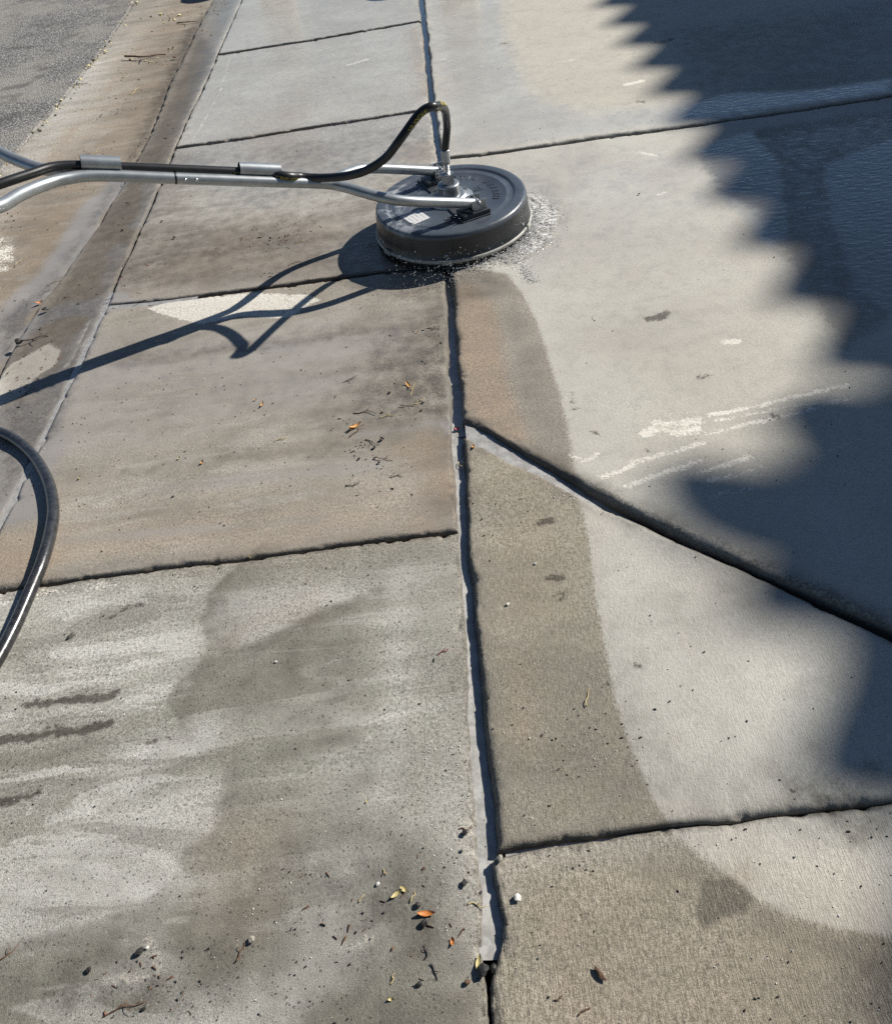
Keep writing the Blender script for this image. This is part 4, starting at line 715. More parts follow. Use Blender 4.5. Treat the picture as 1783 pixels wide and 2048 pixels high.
def slab(name, parent, fL, fR, gB, gT, yc, sx, sy, z, color, broom=0.0, rad=0.008, zx=None, material=None, pore=0.3):
    """one poured slab: gridded top that follows its four joints, rounded worn edges, sides going down"""
    y0, y1 = yc; ym = (y0 + y1) / 2; xm0, xm1 = float(fL(ym)), float(fR(ym))
    us = params(xm1 - xm0, sx, xm0); vs = params(y1 - y0, sy, y0)
    U, V = np.meshgrid(us, vs)
    Y = y0 + (y1 - y0) * V; X = fL(Y) + (fR(Y) - fL(Y)) * U
    for _ in range(4):
        Y = gB(X) * (1 - V) + gT(X) * V; X = fL(Y) * (1 - U) + fR(Y) * U
    nv, nu = U.shape
    loop = np.r_[np.c_[X[0], Y[0]], np.c_[X[1:, -1], Y[1:, -1]], np.c_[X[-1, -2::-1], Y[-1, -2::-1]], np.c_[X[-2:0:-1, 0], Y[-2:0:-1, 0]]]
    # distance to the outline (only needed close to it)
    d = np.full(X.shape, 0.2)
    step = max(1, len(loop) // 260); lp = loop[::step]
    dd = np.minimum.reduce([np.hypot(X - X[0], Y - Y[0]), np.hypot(X - X[-1], Y - Y[-1]), np.hypot(X - X[:, :1], Y - Y[:, :1]), np.hypot(X - X[:, -1:], Y - Y[:, -1:])])
    near = dd < 0.15
    dn, _ = seg_dist(X[near], Y[near], [tuple(q) for q in lp], True)
    d[near] = dn
    d[0] = d[-1] = 0; d[:, 0] = d[:, -1] = 0
    fall = np.exp(-d / 0.018)
    wob = 0.0075 * fbm(X * 9, Y * 9, 5, 21), 0.0075 * fbm(X * 9, Y * 9, 5, 33)
    X2 = X + wob[0] * fall; Y2 = Y + wob[1] * fall
    r = rad * (1 + 0.9 * fbm(X * 11, Y * 11, 2, 40))
    t = np.clip(1 - d / r, 0, 1); drop = r * (1 - np.sqrt(np.maximum(1 - t * t, 0)))
    chip = np.clip(fbm(X * 45, Y * 45, 3, 51) - 0.18, 0, 1) * 0.034 * np.exp(-d / 0.010)
    Z = z + und(X, Y) - drop - chip + 0.0012 * fbm(X * 7, Y * 7, 3, 61) + 0.0011 * fbm(X * 90, Y * 90, 2, 71) * np.exp(-d / 0.02)
    if zx is not None: Z = Z + zx(U)
    n = nu * nv; idx = np.arange(n).reshape(nv, nu)
    ring = np.r_[idx[0], idx[1:, -1], idx[-1, -2::-1], idx[-2:0:-1, 0]]
    co = np.c_[X2.ravel(), Y2.ravel(), Z.ravel()]
    low = co[ring].copy(); low[:, 2] = -0.055
    cx, cy = co[:, 0].mean(), co[:, 1].mean()
    allv = np.r_[co, low] - np.array([cx, cy, 0])
    q = np.c_[idx[:-1, :-1].ravel(), idx[:-1, 1:].ravel(), idx[1:, 1:].ravel(), idx[1:, :-1].ravel()]
    m = len(ring); lo = n + np.arange(m)
    sd = np.c_[np.roll(ring, -1), ring, lo, np.roll(lo, -1)]
    F = np.r_[q, sd]
    me = bpy.data.meshes.new(name); me.vertices.add(len(allv)); me.vertices.foreach_set('co', allv.ravel().astype(np.float32))
    me.loops.add(F.size); me.loops.foreach_set('vertex_index', F.ravel().astype(np.int32))
    me.polygons.add(len(F)); me.polygons.foreach_set('loop_start', np.arange(0, F.size, 4, dtype=np.int32))
    me.update(calc_edges=True); me.validate()
    lay = paint(co[:, 0], co[:, 1])
    lay['edge'] = d.ravel(); lay['broom'] = np.full(n, broom); lay['pore'] = np.full(n, pore)
    for l, a in lay.items():
        at = me.attributes.new(l, 'FLOAT', 'POINT'); full = np.r_[a, a[ring]] if l != 'edge' else np.r_[a, np.zeros(m)]
        at.data.foreach_set('value', full.astype(np.float32))
    me.polygons.foreach_set('use_smooth', np.ones(len(F), bool))
    o = link(name, me, material or CONC, parent); o.location = (cx, cy, 0); o.color = (*color, 1)
    return o
JL, JR, CB, GT, AS = fx('jl'), fx('jr'), fx('cb'), fx('gt'), fx('as')
E = {k: fy(k) for k in EDGES if k[0] in 'sd'}
def sp(a, b, c0, c1):                              # spacing a at coord c0 growing to b at c1
    return lambda t: a + (b - a) * min(max((t - c0) / (c1 - c0), 0), 1)
side_x = sp(.0065, .0065, -1.3, 0)
walk = tag(empty('sidewalk'), kind='structure')
DIRT_G = (0.22, 0.213, 0.176); DIRT_B = (0.315, 0.285, 0.242); DIRT_W = (0.255, 0.235, 0.18)
cbr = off(CB, 0.006)
ZS = dict(s5=0.0, s4=.006, s3=.008, s2=.010, s1=.012, s0=.014, d3=.004, d2=.012, d1=.020, d0=.024)
slab('slab', walk, cbr, JL, cst(-0.12), E['s45_lo'], (-0.12, 1.24), lambda t: .006, sp(.02, .006, 0.0, 0.2), ZS['s5'], DIRT_G, 0.12, pore=1.0)
slab('slab', walk, cbr, JL, E['s45_hi'], E['s34_lo'], (1.26, 2.52), lambda t: .0075, lambda t: .0075, ZS['s4'], DIRT_B, rad=0.012)
slab('slab', walk, cbr, JL, E['s34_hi'], E['s23_lo'], (2.55, 3.88), lambda t: .010, lambda t: .010, ZS['s3'], (0.27, 0.245, 0.22), rad=0.010)
slab('slab', walk, cbr, JL, E['s23_hi'], E['s12_lo'], (3.91, 5.24), lambda t: .012, lambda t: .014, ZS['s2'], DIRT_B)
slab('slab', walk, cbr, JL, E['s12_hi'], cst(6.62), (5.27, 6.62), lambda t: .016, lambda t: .018, ZS['s1'], DIRT_B)
slab('slab', walk, cbr, JL, cst(6.63), cst(7.97), (6.63, 7.97), lambda t: .05, lambda t: .05, ZS['s0'], DIRT_B)
slab('slab', walk, cbr, JL, cst(-1.48), cst(-0.13), (-1.48, -0.13), lambda t: .04, lambda t: .04, ZS['s5'], DIRT_G)
drive = tag(empty('driveway'), kind='structure')
slab('slab', drive, JR, cst(2.1), cst(-1.6), E['d23_lo'], (-1.6, 0.51), sp(.0055, .04, 0.65, 1.1), sp(.03, .0055, -0.1, 0.18), ZS['d3'], DIRT_W, 1.0)
slab('slab', drive, JR, cst(1.085), E['d23_hi'], E['dg_lo'], (0.53, 1.2), sp(.0055, .02, 0.75, 0.95), lambda t: .0035, ZS['d2'], DIRT_W, 0.75, rad=0.015)
slab('slab', drive, JR, cst(8.6), E['dg_hi'], E['d01_lo'], (0.6, 3.3), sp(.0085, .08, 1.9, 2.6), lambda t: .0085, ZS['d1'], (0.25, 0.22, 0.185), 0.15, rad=0.017)
slab('slab', drive, JR, cst(8.6), E['d01_hi'], cst(7.9), (3.32, 7.9), sp(.012, .08, 2.4, 3.2), sp(.012, .06, 5.8, 6.6), ZS['d0'], (0.26, 0.24, 0.21), 0.0, rad=0.014)
street = tag(empty('kerb_and_gutter'), kind='structure')
slab('kerb_stone', street, off(GT, 0.004), off(CB, -0.004), cst(-1.2), cst(8.5), (-1.2, 8.5), lambda t: .012, sp(.03, .014, 0.6, 1.2), 0.002, (0.20, 0.18, 0.155), rad=0.014, zx=lambda u: -0.010 * (1 - u))
slab('gutter_pan', street, AS, GT, cst(-1.2), cst(8.5), (-1.2, 8.5), lambda t: .014, sp(.03, .016, 1.2, 1.8), -0.016, (0.275, 0.235, 0.18), rad=0.004, zx=lambda u: -0.006 * u)
# asphalt road beyond the gutter
road = slab('road', None, cst(-9.0), off(AS, -0.004), cst(-1.2), cst(9.5), (-1.2, 9.5), sp(.3, .02, -5.0, -3.6), sp(.06, .02, 2.5, 3.6), -0.012, (0.1, 0.1, 0.1), rad=0.012, material=ASPH)
tag(road, kind='structure')
g = pymesh('ground', [(-150, -150, -.042), (150, -150, -.042), (150, 150, -.042), (-150, 150, -.042)], [(0, 1, 2, 3)])
tag(link('ground', g, SOIL), kind='structure')
def zs(x, y):
    if x < float(GT(y)): z = -0.018
    elif x < float(CB(y)): z = -0.002
    elif x < float(JL(y)): z = ZS['s5'] if y < 1.25 else ZS['s4'] if y < 2.53 else ZS['s3'] if y < 3.9 else ZS['s2']
    elif x < float(JR(y)): z = -0.006
    else: z = ZS['d3'] if y < .52 else ZS['d2'] if y < float(E['dg_lo'](x)) else ZS['d1'] if y < 3.31 else ZS['d0']
    return z + float(und(np.array([x]), np.array([y]))[0])
# muddy water standing in the joints
def water_strip(name, pts_a, pts_b, z, slope=0.0, bank=0.25, fall=0.0):
    v = []; f = []
    for ip, (a, b2) in enumerate(zip(pts_a, pts_b)):
        for t in (-.25, 0, .15, .3, .45, .6, .75, .9, 1.0, 1.2):
            x, y = a[0] + (b2[0] - a[0]) * t, a[1] + (b2[1] - a[1]) * t
            n2 = float(fbm(np.array([x * 40]), np.array([y * 40]), 3, 83)[0])
            v.append((x, y, z - slope * t - fall * (ip / (len(pts_a) - 1)) ** 2 + float(und(np.array([x]), np.array([y]))[0]) + max(0.0, n2 - .12) * .012 * bank))
    for i in range(len(pts_a) - 1):
        for k2 in range(9): f.append((i * 10 + k2, i * 10 + k2 + 1, i * 10 + 11 + k2, i * 10 + 10 + k2))
    return tag(link(name, pymesh(name, v, f), MUDW, None, True), kind='structure')
ys = np.linspace(0.34, 1.66, 160)
water_strip('water', [(float(JL(y)), y) for y in ys], [(float(JR(y)), y) for y in ys], -0.0085, 0.006)
ys = np.linspace(1.6, 6.6, 80)
water_strip('water', [(float(JL(y)), y) for y in ys], [(float(JR(y)), y) for y in ys], -0.010)
xs = np.linspace(-0.055, 0.42, 70)
water_strip('water', [(x, float(E['dg_lo'](x))) for x in xs], [(x, float(E['dg_hi'](x))) for x in xs], 0.0085, 0.003, 0.25, 0.030)
xs = np.linspace(0.40, 0.9, 20)
water_strip('water', [(x, float(E['dg_lo'](x))) for x in xs], [(x, float(E['dg_hi'](x))) for x in xs], -0.022)
xs = np.linspace(-0.055, 0.32, 20)
water_strip('water', [(x, float(E['d23_lo'](x))) for x in xs], [(x, float(E['d23_hi'](x))) for x in xs], -0.007)
ys = np.linspace(0.95, 2.62, 50)
water_strip('water', [(float(CB(y)) - .007, y) for y in ys], [(float(CB(y)) + .009, y) for y in ys], -0.001)
xs = np.linspace(-1.28, -0.95, 16)
water_strip('water', [(x, float(E['s34_lo'](x))) for x in xs], [(x, float(E['s34_hi'](x))) for x in xs], 0.0015)
# ------------------------------------------------------------------ the house whose tiled eave shades the drive
STUCCO = simple('stucco', (0.36, 0.29, 0.22), 0.9, var=0.12, vscale=60, bump=0.4)
CLAY = simple('clay_tile', (0.30, 0.13, 0.075), 0.8, var=0.3, vscale=20)
WHITE = simple('white_paint', (0.62, 0.61, 0.58), 0.6, var=0.06)
house = tag(empty('house', (5.6, 5.0, 0)), 'stucco house with a barrel tile roof beyond the shaded right side of the drive', 'house')
def house_part(name, bm, m, smooth=False):
    o = bmobj(name, bm, m, None, smooth); o.parent = house; o.matrix_parent_inverse = Matrix.Translation((-5.6, -5.0, 0)); return o
Z1 = 6.4; Z2 = Z1 + 0.31; EAVE = 0.868 + SUNX * (Z1 - 0.022)
YA = 1.40 + SUNY * Z2
house_part('wall', place(box_bm(6, 9.9 - YA, Z1 - .2), (EAVE + 3.5, (9.9 + YA) / 2, Z1 / 2 - .1)), STUCCO)
house_part('wall', place(box_bm(6, YA + 3.6, Z2 - .2), (EAVE + 3.52, (YA - 3.6) / 2, Z2 / 2 - .1)), STUCCO)
gd = house_part('garage_door', place(box_bm(0.06, 3.6, 2.15, .01), (EAVE + .48, 7.2, 1.08)), WHITE)
for i in range(4):
    o = bmobj('door_panel', place(box_bm(0.03, 3.4, 0.42, .01), (EAVE + .44, 7.2, 0.35 + i * 0.5)), WHITE); o.parent = gd
def tiled_roof(zc, amp, ya, yb, tip, per, first=0.0):
    """rows of barrel tiles: an S-shaped sheet running up from the eave, with the thickness of clay"""
    ny = int((yb - ya) / 0.02); nx = 10; v = []; f = []
    for s in (0, 1):
        for i in range(ny + 1):
            y = ya + (yb - ya) * i / ny; ph = ((y - tip) / per) % 1.0; ph = min(ph, 1 - ph) * 2
            b2 = math.cos(ph * math.pi) * 0.5 + 0.5; b2 = b2 ** 1.05
            if first and y > tip - .26: b2 = .74 + .9 * first * max(0.0, math.cos(math.pi * (y - tip) / .52))      # verge tiles ride higher
            for j in range(nx + 1):
                x = EAVE + 4.0 * j / nx; v.append((x, y, zc - amp + amp * b2 + (x - EAVE) * 0.30 - 0.02 * s + (0 if s == 0 else -0.0)))
    n1 = (ny + 1) * (nx + 1)
    for i in range(ny):
        for j in range(nx):
            a = i * (nx + 1) + j; f.append((a, a + 1, a + nx + 2, a + nx + 1)); b3 = n1 + a; f.append((b3, b3 + nx + 1, b3 + nx + 2, b3 + 1))
    me = pymesh('roof', v, f); o = link('roof', me, CLAY); o.parent = house; o.matrix_parent_inverse = Matrix.Translation((-5.6, -5.0, 0))
    bm = box_bm(4.0, yb - ya, 0.12); 
    for vv in bm.verts: vv.co.z += (vv.co.x + 2.0) * 0.30
    house_part('eave_board', place(bm, (EAVE + 2.03, (ya + yb) / 2, zc - amp - 0.10)), WHITE)
tiled_roof(Z1, 0.10, YA - .32, 10.2, 3.30 + SUNY * (Z1 - .022), 0.328)
tiled_roof(Z2, 0.115, -4.0, YA, 1.29 + SUNY * (Z2 - .022), 0.36, 1.0)
# ------------------------------------------------------------------ unseen trees, added behind the viewer to block skylight and deepen the shade
LEAFG = simple('tree_leaf', (0.05, 0.075, 0.022), 0.6, var=0.4, vscale=1.5); BARK = simple('bark', (0.12, 0.085, 0.06), 0.9, var=0.3, vscale=25, bump=0.6)
def tree(x, y, h, rad, label):
    root = tag(empty('sky_blocking_tree', (x, y, 0)), label, 'tree', 'added trees blocking the sky behind the viewer'); rg = np.random.default_rng(int(abs(x * 100 + y * 7)))
    v, f = tube(spline([Vector((0, 0, -.05)), Vector((.05, .02, h * .25)), Vector((-.04, .06, h * .5)), Vector((.05, 0, h * .8))], 5), .16, 10, rf=lambda t: 1.25 - .95 * t); vv = list(v); ff = list(f)
    for i in range(7):
        a = i * 2.4; z = h * (.35 + .06 * i); b0 = len(vv)
        v, f = tube(spline([Vector((0, 0, z)), Vector((math.cos(a) * rad * .4, math.sin(a) * rad * .4, z + rad * .35)), Vector((math.cos(a) * rad * .8, math.sin(a) * rad * .8, z + rad * .5))], 4), .06, 7, rf=lambda t: 1.1 - .8 * t)
        vv += list(v); ff += [tuple(b0 + q for q in t2) for t2 in f]
    link('trunk', pymesh('trunk', vv, ff), BARK, root, True)
    n = 5200; cl = rg.normal(0, 1, (60, 3)); cl /= np.linalg.norm(cl, axis=1)[:, None]; cl *= rg.uniform(.35, 1, (60, 1)) ** .5 * np.array([rad, rad, rad * .8]); cl[:, 2] += h * .68
    c = cl[rg.integers(0, 60, n)] + rg.normal(0, rad * .16, (n, 3)); e1 = rg.normal(0, 1, (n, 3)); e1 /= np.linalg.norm(e1, axis=1)[:, None]; e2 = np.cross(e1, rg.normal(0, 1, (n, 3))); e2 /= np.linalg.norm(e2, axis=1)[:, None]
    s = rg.uniform(.09, .2, (n, 1)); V = np.stack([c - e1 * s, c - e2 * s * .5, c + e1 * s, c + e2 * s * .5], 1).reshape(-1, 3); Fq = np.arange(n * 4).reshape(-1, 4)
    tag(link('crown', pymesh('crown', V, Fq), LEAFG, root), kind='stuff')
tree(-3.6, -4.6, 7.5, 2.6, 'leafy tree added behind the viewer to block skylight, towards the road')
tree(0.9, -4.9, 8.0, 2.8, 'leafy tree added straight behind the viewer to block skylight')
tree(5.0, -5.2, 7.5, 2.6, 'leafy tree added behind the viewer to block skylight, beside the house')
# ------------------------------------------------------------------ rotary surface cleaner
def plastic_material():
    m, nt, b = mat('grey_plastic'); k = N(nt)
    tc = k.add('ShaderNodeTexCoord').outputs['Object']
    n = k.noise(tc, 9, 6, 0.65, 0.6); n2 = k.noise(tc, 60, 4, 0.6)
    # dried limescale on the rim and the side towards the handle
    sx = k.add('ShaderNodeSeparateXYZ'); k.put(sx.inputs[0], tc)
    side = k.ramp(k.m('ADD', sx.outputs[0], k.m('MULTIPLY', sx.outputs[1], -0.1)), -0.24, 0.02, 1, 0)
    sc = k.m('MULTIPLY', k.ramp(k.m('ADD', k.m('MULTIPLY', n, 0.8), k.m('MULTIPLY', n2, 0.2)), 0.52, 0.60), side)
    top = k.ramp(sx.outputs[2], 0.11, 0.122)  # shade painted into the colour: side walls near black, lid lighter
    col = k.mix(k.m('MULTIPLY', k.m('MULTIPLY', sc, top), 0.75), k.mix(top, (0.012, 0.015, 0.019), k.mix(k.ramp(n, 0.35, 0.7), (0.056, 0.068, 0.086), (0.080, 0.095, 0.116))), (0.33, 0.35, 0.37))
    spk = k.m('MULTIPLY', k.ramp(k.vor(tc, 160), 0.10, 0.16, 1, 0), k.ramp(n2, 0.55, 0.62))
    col = k.mix(k.m('MULTIPLY', spk, 0.6), col, (0.35, 0.36, 0.37))
    k.put(b.inputs['Base Color'], col); k.put(b.inputs['Roughness'], k.ramp(n2, 0.3, 0.7, 0.30, 0.46))
    k.put(b.inputs['Normal'], k.bump(n2, 0.08, 0.002))
    b.inputs['Coat Weight'].default_value = 0.2; b.inputs['Coat Roughness'].default_value = 0.2
    return m
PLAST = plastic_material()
ALU = simple('brushed_aluminium', (0.40, 0.425, 0.435), 0.38, metal=0.75, var=0.10, vscale=30, bump=0.03)
STEEL = simple('cast_steel', (0.33, 0.35, 0.37), 0.38, metal=0.8, var=0.15, vscale=50, bump=0.1)
BRIGHT = simple('bright_steel', (0.75, 0.77, 0.78), 0.18, metal=1.0, var=0.05)
BLACKP = simple('dark_bracket_plastic', (0.045, 0.05, 0.058), 0.42, var=0.15)
BAND = simple('worn_white_band', (0.36, 0.355, 0.33), 0.5, var=0.25, vscale=25)
BRISTLE = simple('black_bristle', (0.012, 0.012, 0.014), 0.5, var=0.3)
RUBBER = simple('black_rubber', (0.016, 0.017, 0.018), 0.38, var=0.25, vscale=25, bump=0.15)
PAPER = simple('white_sticker', (0.62, 0.62, 0.62), 0.4, var=0.02)
INK = simple('grey_ink', (0.36, 0.35, 0.34), 0.6)
BLUE = simple('blue_ink', (0.05, 0.10, 0.35), 0.5)
YEL = simple('yellow_print', (0.75, 0.62, 0.03), 0.5, var=0.2, vscale=200)
CX, CY = -0.028, 2.690
AX = Vector((-0.9305, -0.3662, 0)); WX = Vector((0.3662, -0.9305, 0))      # along the handle, and across it towards the viewer
def lp(s, o, z): return AX * s + WX * o + Vector((0, 0, z))                 # local to the cleaner
ROT = Matrix((AX, WX, Vector((0, 0, 1)))).transposed()                      # columns: handle axis, cross axis, up
cleaner = tag(empty('surface_cleaner', (CX, CY, 0.006)), 'round dark grey rotary surface cleaner with silver push handle spraying water on the concrete', 'surface cleaner')
prof = [(.250, .036), (.268, .032), (.2752, .034), (.2755, .047), (.2725, .051), (.2705, .075), (.2665, .117), (.2640, .1255), (.2590, .1300), (.2530, .1312), (.2300, .1312), (.2255, .1300), (.2225, .1268), (.2180, .1260), (.2010, .1260), (.1992, .1270), (.1962, .1270), (.1945, .1260), (.1, .1262), (.001, .1264)]
v, f = lathe(prof, 128)
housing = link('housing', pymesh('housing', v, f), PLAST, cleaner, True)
v, f = lathe([(.2757, .0345), (.2792, .0350), (.2802, .0405), (.2792, .0460), (.2757, .0465)], 128)
band = link('trim_band', pymesh('trim_band', v, f), BAND, cleaner, True)
for a in (-97, -22, 30, 95, 158, 212):
    a = math.radians(a)
    M3 = Matrix.Rotation(a, 3, 'Z')
    bmobj('clip', place(box_bm(.007, .036, .018, .0015), (.2800 * math.cos(a), .2795 * math.sin(a), .041), M3), BAND, band)
for a in (-97, -30, 95, 200, 205):
    a = math.radians(a); bm = bmesh.new(); bmesh.ops.create_cone(bm, cap_ends=True, segments=12, radius1=.0065, radius2=.005, depth=.004)
    place(bm, (0, 0, 0), Matrix.Rotation(math.pi / 2, 3, 'Y')); place(bm, (0, 0, 0), Matrix.Rotation(a, 3, 'Z'))
    bmobj('bolt', place(bm, (.2727 * math.cos(a), .2727 * math.sin(a), .061)), STEEL, housing, True)
v = []; f = []
for i in range(1300):                                                        # brush skirt: separate bristle tufts
    a = random.uniform(0, 2 * math.pi); r = random.uniform(.259, .273); w = random.uniform(.0012, .0024); b0 = len(v)
    lean = random.uniform(-.006, .006); spl = random.uniform(.0, .006); z0 = random.uniform(.004, .014)
    ca, sa = math.cos(a), math.sin(a); ta, tb = -sa, ca
    for (zz, rr, ll) in ((.040, r, 0), (z0, r + spl, lean)):
        for dr, dt in ((-w, -w), (w, -w), (w, w), (-w, w)):
            v.append(((rr + dr) * ca + (dt + ll) * ta, (rr + dr) * sa + (dt + ll) * tb, zz))
    f += [(b0, b0 + 1, b0 + 5, b0 + 4), (b0 + 1, b0 + 2, b0 + 6, b0 + 5), (b0 + 2, b0 + 3, b0 + 7, b0 + 6), (b0 + 3, b0, b0 + 4, b0 + 7), (b0 + 4, b0 + 5, b0 + 6, b0 + 7)]
tag(link('brush_skirt', pymesh('brush_skirt', v, f), BRISTLE, cleaner), kind='stuff')
# cross plate and the two handle brackets
bmobj('cross_plate', place(box_bm(.105, .40, .005, .0015), lp(-.012, -.005, .1288), ROT), BLACKP, cleaner)
for sgn in (-1, 1):
    o0 = .155 * sgn
    br = bmobj('bracket', place(box_bm(.098, .070, .016, .003), lp(-.018, o0, .1385), ROT), BLACKP, cleaner)
    for dd in (-.024, .024):
        bm = box_bm(.052, .006, .052, .0015)
        for vv in bm.verts:
            if vv.co.z > .01 and abs(vv.co.x) > .012: vv.co.z -= (abs(vv.co.x) - .012) * .9
        bmobj('bracket_cheek', place(bm, lp(-.030, o0 + dd, .1665), ROT), STEEL, br)
    bm = bmesh.new(); bmesh.ops.create_cone(bm, cap_ends=True, segments=16, radius1=.0065, radius2=.0065, depth=.064); place(bm, (0, 0, 0), Matrix.Rotation(math.pi / 2, 3, 'X'))
    bmobj('pivot_pin', place(bm, lp(-.030, o0, .172), ROT), STEEL, br, True)
    rc = lp(-.030, o0 + .033 * 1, .160); rp = []
    for i in range(29):
        a = 2 * math.pi * i / 28; rp.append(rc + AX * (.019 * math.cos(a)) + Vector((0, 0, .019 * math.sin(a))) + WX * (.004 * math.sin(a)))
    if sgn < 0:
        v, f = tube(rp, .0018, 8, cap=False); link('pin_ring', pymesh('pin_ring', v, f), BRIGHT, br, True)
    else:
        bm = box_bm(.010, .060, .010, .003); bmobj('latch_lever', place(bm, lp(.012, o0 + .010, .150), ROT @ Matrix.Rotation(math.radians(38), 3, 'Z')), BLACKP, br)
        rp2 = [lp(.055 + .022 * math.cos(2 * math.pi * i / 24), o0 - .02 + .009 * math.sin(2 * math.pi * i / 24), .1285) for i in range(25)]
        v, f = tube(rp2, .0014, 6, cap=False); link('pin_ring', pymesh('pin_ring', v, f), RUBBER, br, True)
# swivel, hex fitting and crimped hose end
def turned(name, profile, m, parent, loc, n=40, M3=None):
    v, f = lathe(profile, n); o = link(name, pymesh(name, v, f), m, parent, True); o.location = loc
    if M3 is not None: o.rotation_euler = M3.to_euler()
    return o
turned('swivel_flange', [(.082, .1262), (.082, .132), (.078, .135), (.060, .136), (.058, .142), (.054, .145), (.030, .1455), (.001, .1455)], STEEL, cleaner, (0, 0, 0))
for i in range(4):
    a = math.radians(35 + 90 * i); bm = bmesh.new(); bmesh.ops.create_cone(bm, cap_ends=True, segments=6, radius1=.008, radius2=.008, depth=.008)
    bmobj('bolt', place(bm, (.067 * math.cos(a), .067 * math.sin(a), .1395)), STEEL, cleaner)
body = [(.038, .144)]
for i in range(6): body += [(.0385, .147 + i * .0042), (.0362, .1490 + i * .0042)]
body += [(.0385, .172), (.0385, .178), (.036, .182), (.024, .183), (.001, .183)]
turned('swivel_body', body, STEEL, cleaner, (0, 0, 0), 48)
bm = bmesh.new(); bmesh.ops.create_cone(bm, cap_ends=True, segments=6, radius1=.0245, radius2=.0245, depth=.034)
bmesh.ops.bevel(bm, geom=bm.edges[:], offset=.0018, segments=2, affect='EDGES')
bmobj('hex_nut', place(bm, (0, 0, .200)), STEEL, cleaner)
LEAN = (lp(-.004, 0, .295) - Vector((0, 0, .215))).normalized()
def up_line(a, b2, n=3): return [Vector((0, 0, .215)) + LEAN * (a + (b2 - a) * i / n) for i in range(n + 1)]
v, f = tube(up_line(0, .034), .0105, 6); link('hose_stem', pymesh('hose_stem', v, f), BRIGHT, cleaner)
v, f = tube(up_line(.032, .080, 12), .0150, 20, rf=lambda t: .80 + .2 * min(1, t * 6) if t < .9 else .95); link('crimp_ferrule', pymesh('crimp_ferrule', v, f), ALU, cleaner, True)
# the handle: two bent tubes that run side by side and part again at both ends
def hz(s): return .160 + .342 * (s + .03)
def arm(o_end, o_mid, flare):
    pts = [lp(-.034, o_end, hz(-.034)), lp(.10, o_end, hz(.10)), lp(.20, o_end * .985, hz(.20)), lp(.265, o_end * .86, hz(.265)), lp(.325, (o_end + o_mid) * .5, hz(.325)), lp(.375, o_mid * 2.0 + (o_end * .04), hz(.375)), lp(.43, o_mid, hz(.43)), lp(.60, o_mid, hz(.60)), lp(.87, o_mid, hz(.87)), lp(1.06, o_mid, hz(1.06))]
    sg = 1 if o_mid > 0 else -1
    pts += [lp(1.14, o_mid + .012 * sg, .553), lp(1.20, .062 * sg, .566), lp(1.26, .135 * sg, .584), lp(1.312, .220 * sg, .60), lp(1.37, .275 * sg, .625), lp(1.45, .30 * sg, .665), lp(1.62, .31 * sg, .76), lp(1.80, .31 * sg, .86)]
    return spline(pts, 8)
for o_end, o_mid in ((.155, .0168), (-.155, -.0168)):
    v, f = tube(arm(o_end, o_mid, 1), .0165, 22); t = link('handle_tube', pymesh('handle_tube', v, f), ALU, cleaner, True)
    ring = [lp(s, o_mid, hz(s)) for s in (.858, .861, .864)]
    v, f = tube(ring, .0170, 22); link('tube_seam', pymesh('tube_seam', v, f), RUBBER, t, True)
    for s in (.835, .805):
        bm = bmesh.new(); bmesh.ops.create_uvsphere(bm, u_segments=10, v_segments=6, radius=.0048)
        bmobj('spring_button', place(bm, lp(s, o_mid * 1.0 + (.0172 if o_mid > 0 else -.0172), hz(s) + .004)), BRIGHT, t, True)
for s0, s1 in ((.560, .680), (1.000, 1.100)):                                # open hose clips on top of the handle
    v = []; f = []; n = 44; A3 = (AX + Vector((0, 0, .342))).normalized(); UP = (Vector((0, 0, 1)) - A3 * A3.z).normalized()
    for rr in (.0205, .0180):
        for s in (s0, s1):
            c = lp(s, -.002, hz(s)) + UP * .0285
            for i in range(n + 1):
                a = math.radians(-62) + math.radians(300) * i / n; v.append(c + (WX * math.cos(a) + UP * math.sin(a)) * rr)
    q = n + 1
    for i in range(n): f += [(i, i + 1, q + i + 1, q + i), (2 * q + i, 3 * q + i, 3 * q + i + 1, 2 * q + i + 1), (i, 2 * q + i, 2 * q + i + 1, i + 1), (q + i, q + i + 1, 3 * q + i + 1, 3 * q + i)]
    f += [(0, q, 3 * q, 2 * q), (n, 2 * q + n, 3 * q + n, q + n)]
    link('hose_clip', pymesh('hose_clip', v, f), ALU, cleaner)
# sticker with rows of print, and the raised lettering moulded into the lid
lab = bmobj('sticker', place(box_bm(.068, .078, .0006, .0002, 1), lp(.152, .050, .1267), ROT @ Matrix.Rotation(math.radians(8), 3, 'Z')), PAPER, cleaner)
LR = ROT @ Matrix.Rotation(math.radians(8), 3, 'Z')
for i in range(4):
    for j in range(5):
        ww = random.uniform(.004, .0095); q = LR @ Vector((-.022 + i * .0145, -.030 + j * .0135 + random.uniform(-.002, .002), 0))
        bmobj('print_line', place(box_bm(.0035, ww, .0004), lp(.152, .050, .1274) + q, LR), INK, lab)
def raised(ch, org, ex, ey, size):
    tv, tf = text_tris(ch, size)
    if not tv: return
    mx = sum(p.x for p in tv) / len(tv); v2 = []; nn = len(tv)
    for zz in (.1256, .1279):
        for p in tv: v2.append(org + ex * (p.x - mx) + ey * p.y + Vector((0, 0, zz)))
    ed = {(q[i], q[(i + 1) % len(q)]) for q in tf for i in range(len(q))}
    f2 = [tuple(nn + q for q in t) for t in tf] + [(a1, b1, nn + b1, nn + a1) for (a1, b1) in ed if (b1, a1) not in ed]
    link('moulded_letter', pymesh('moulded_letter', v2, f2), PLAST, housing)
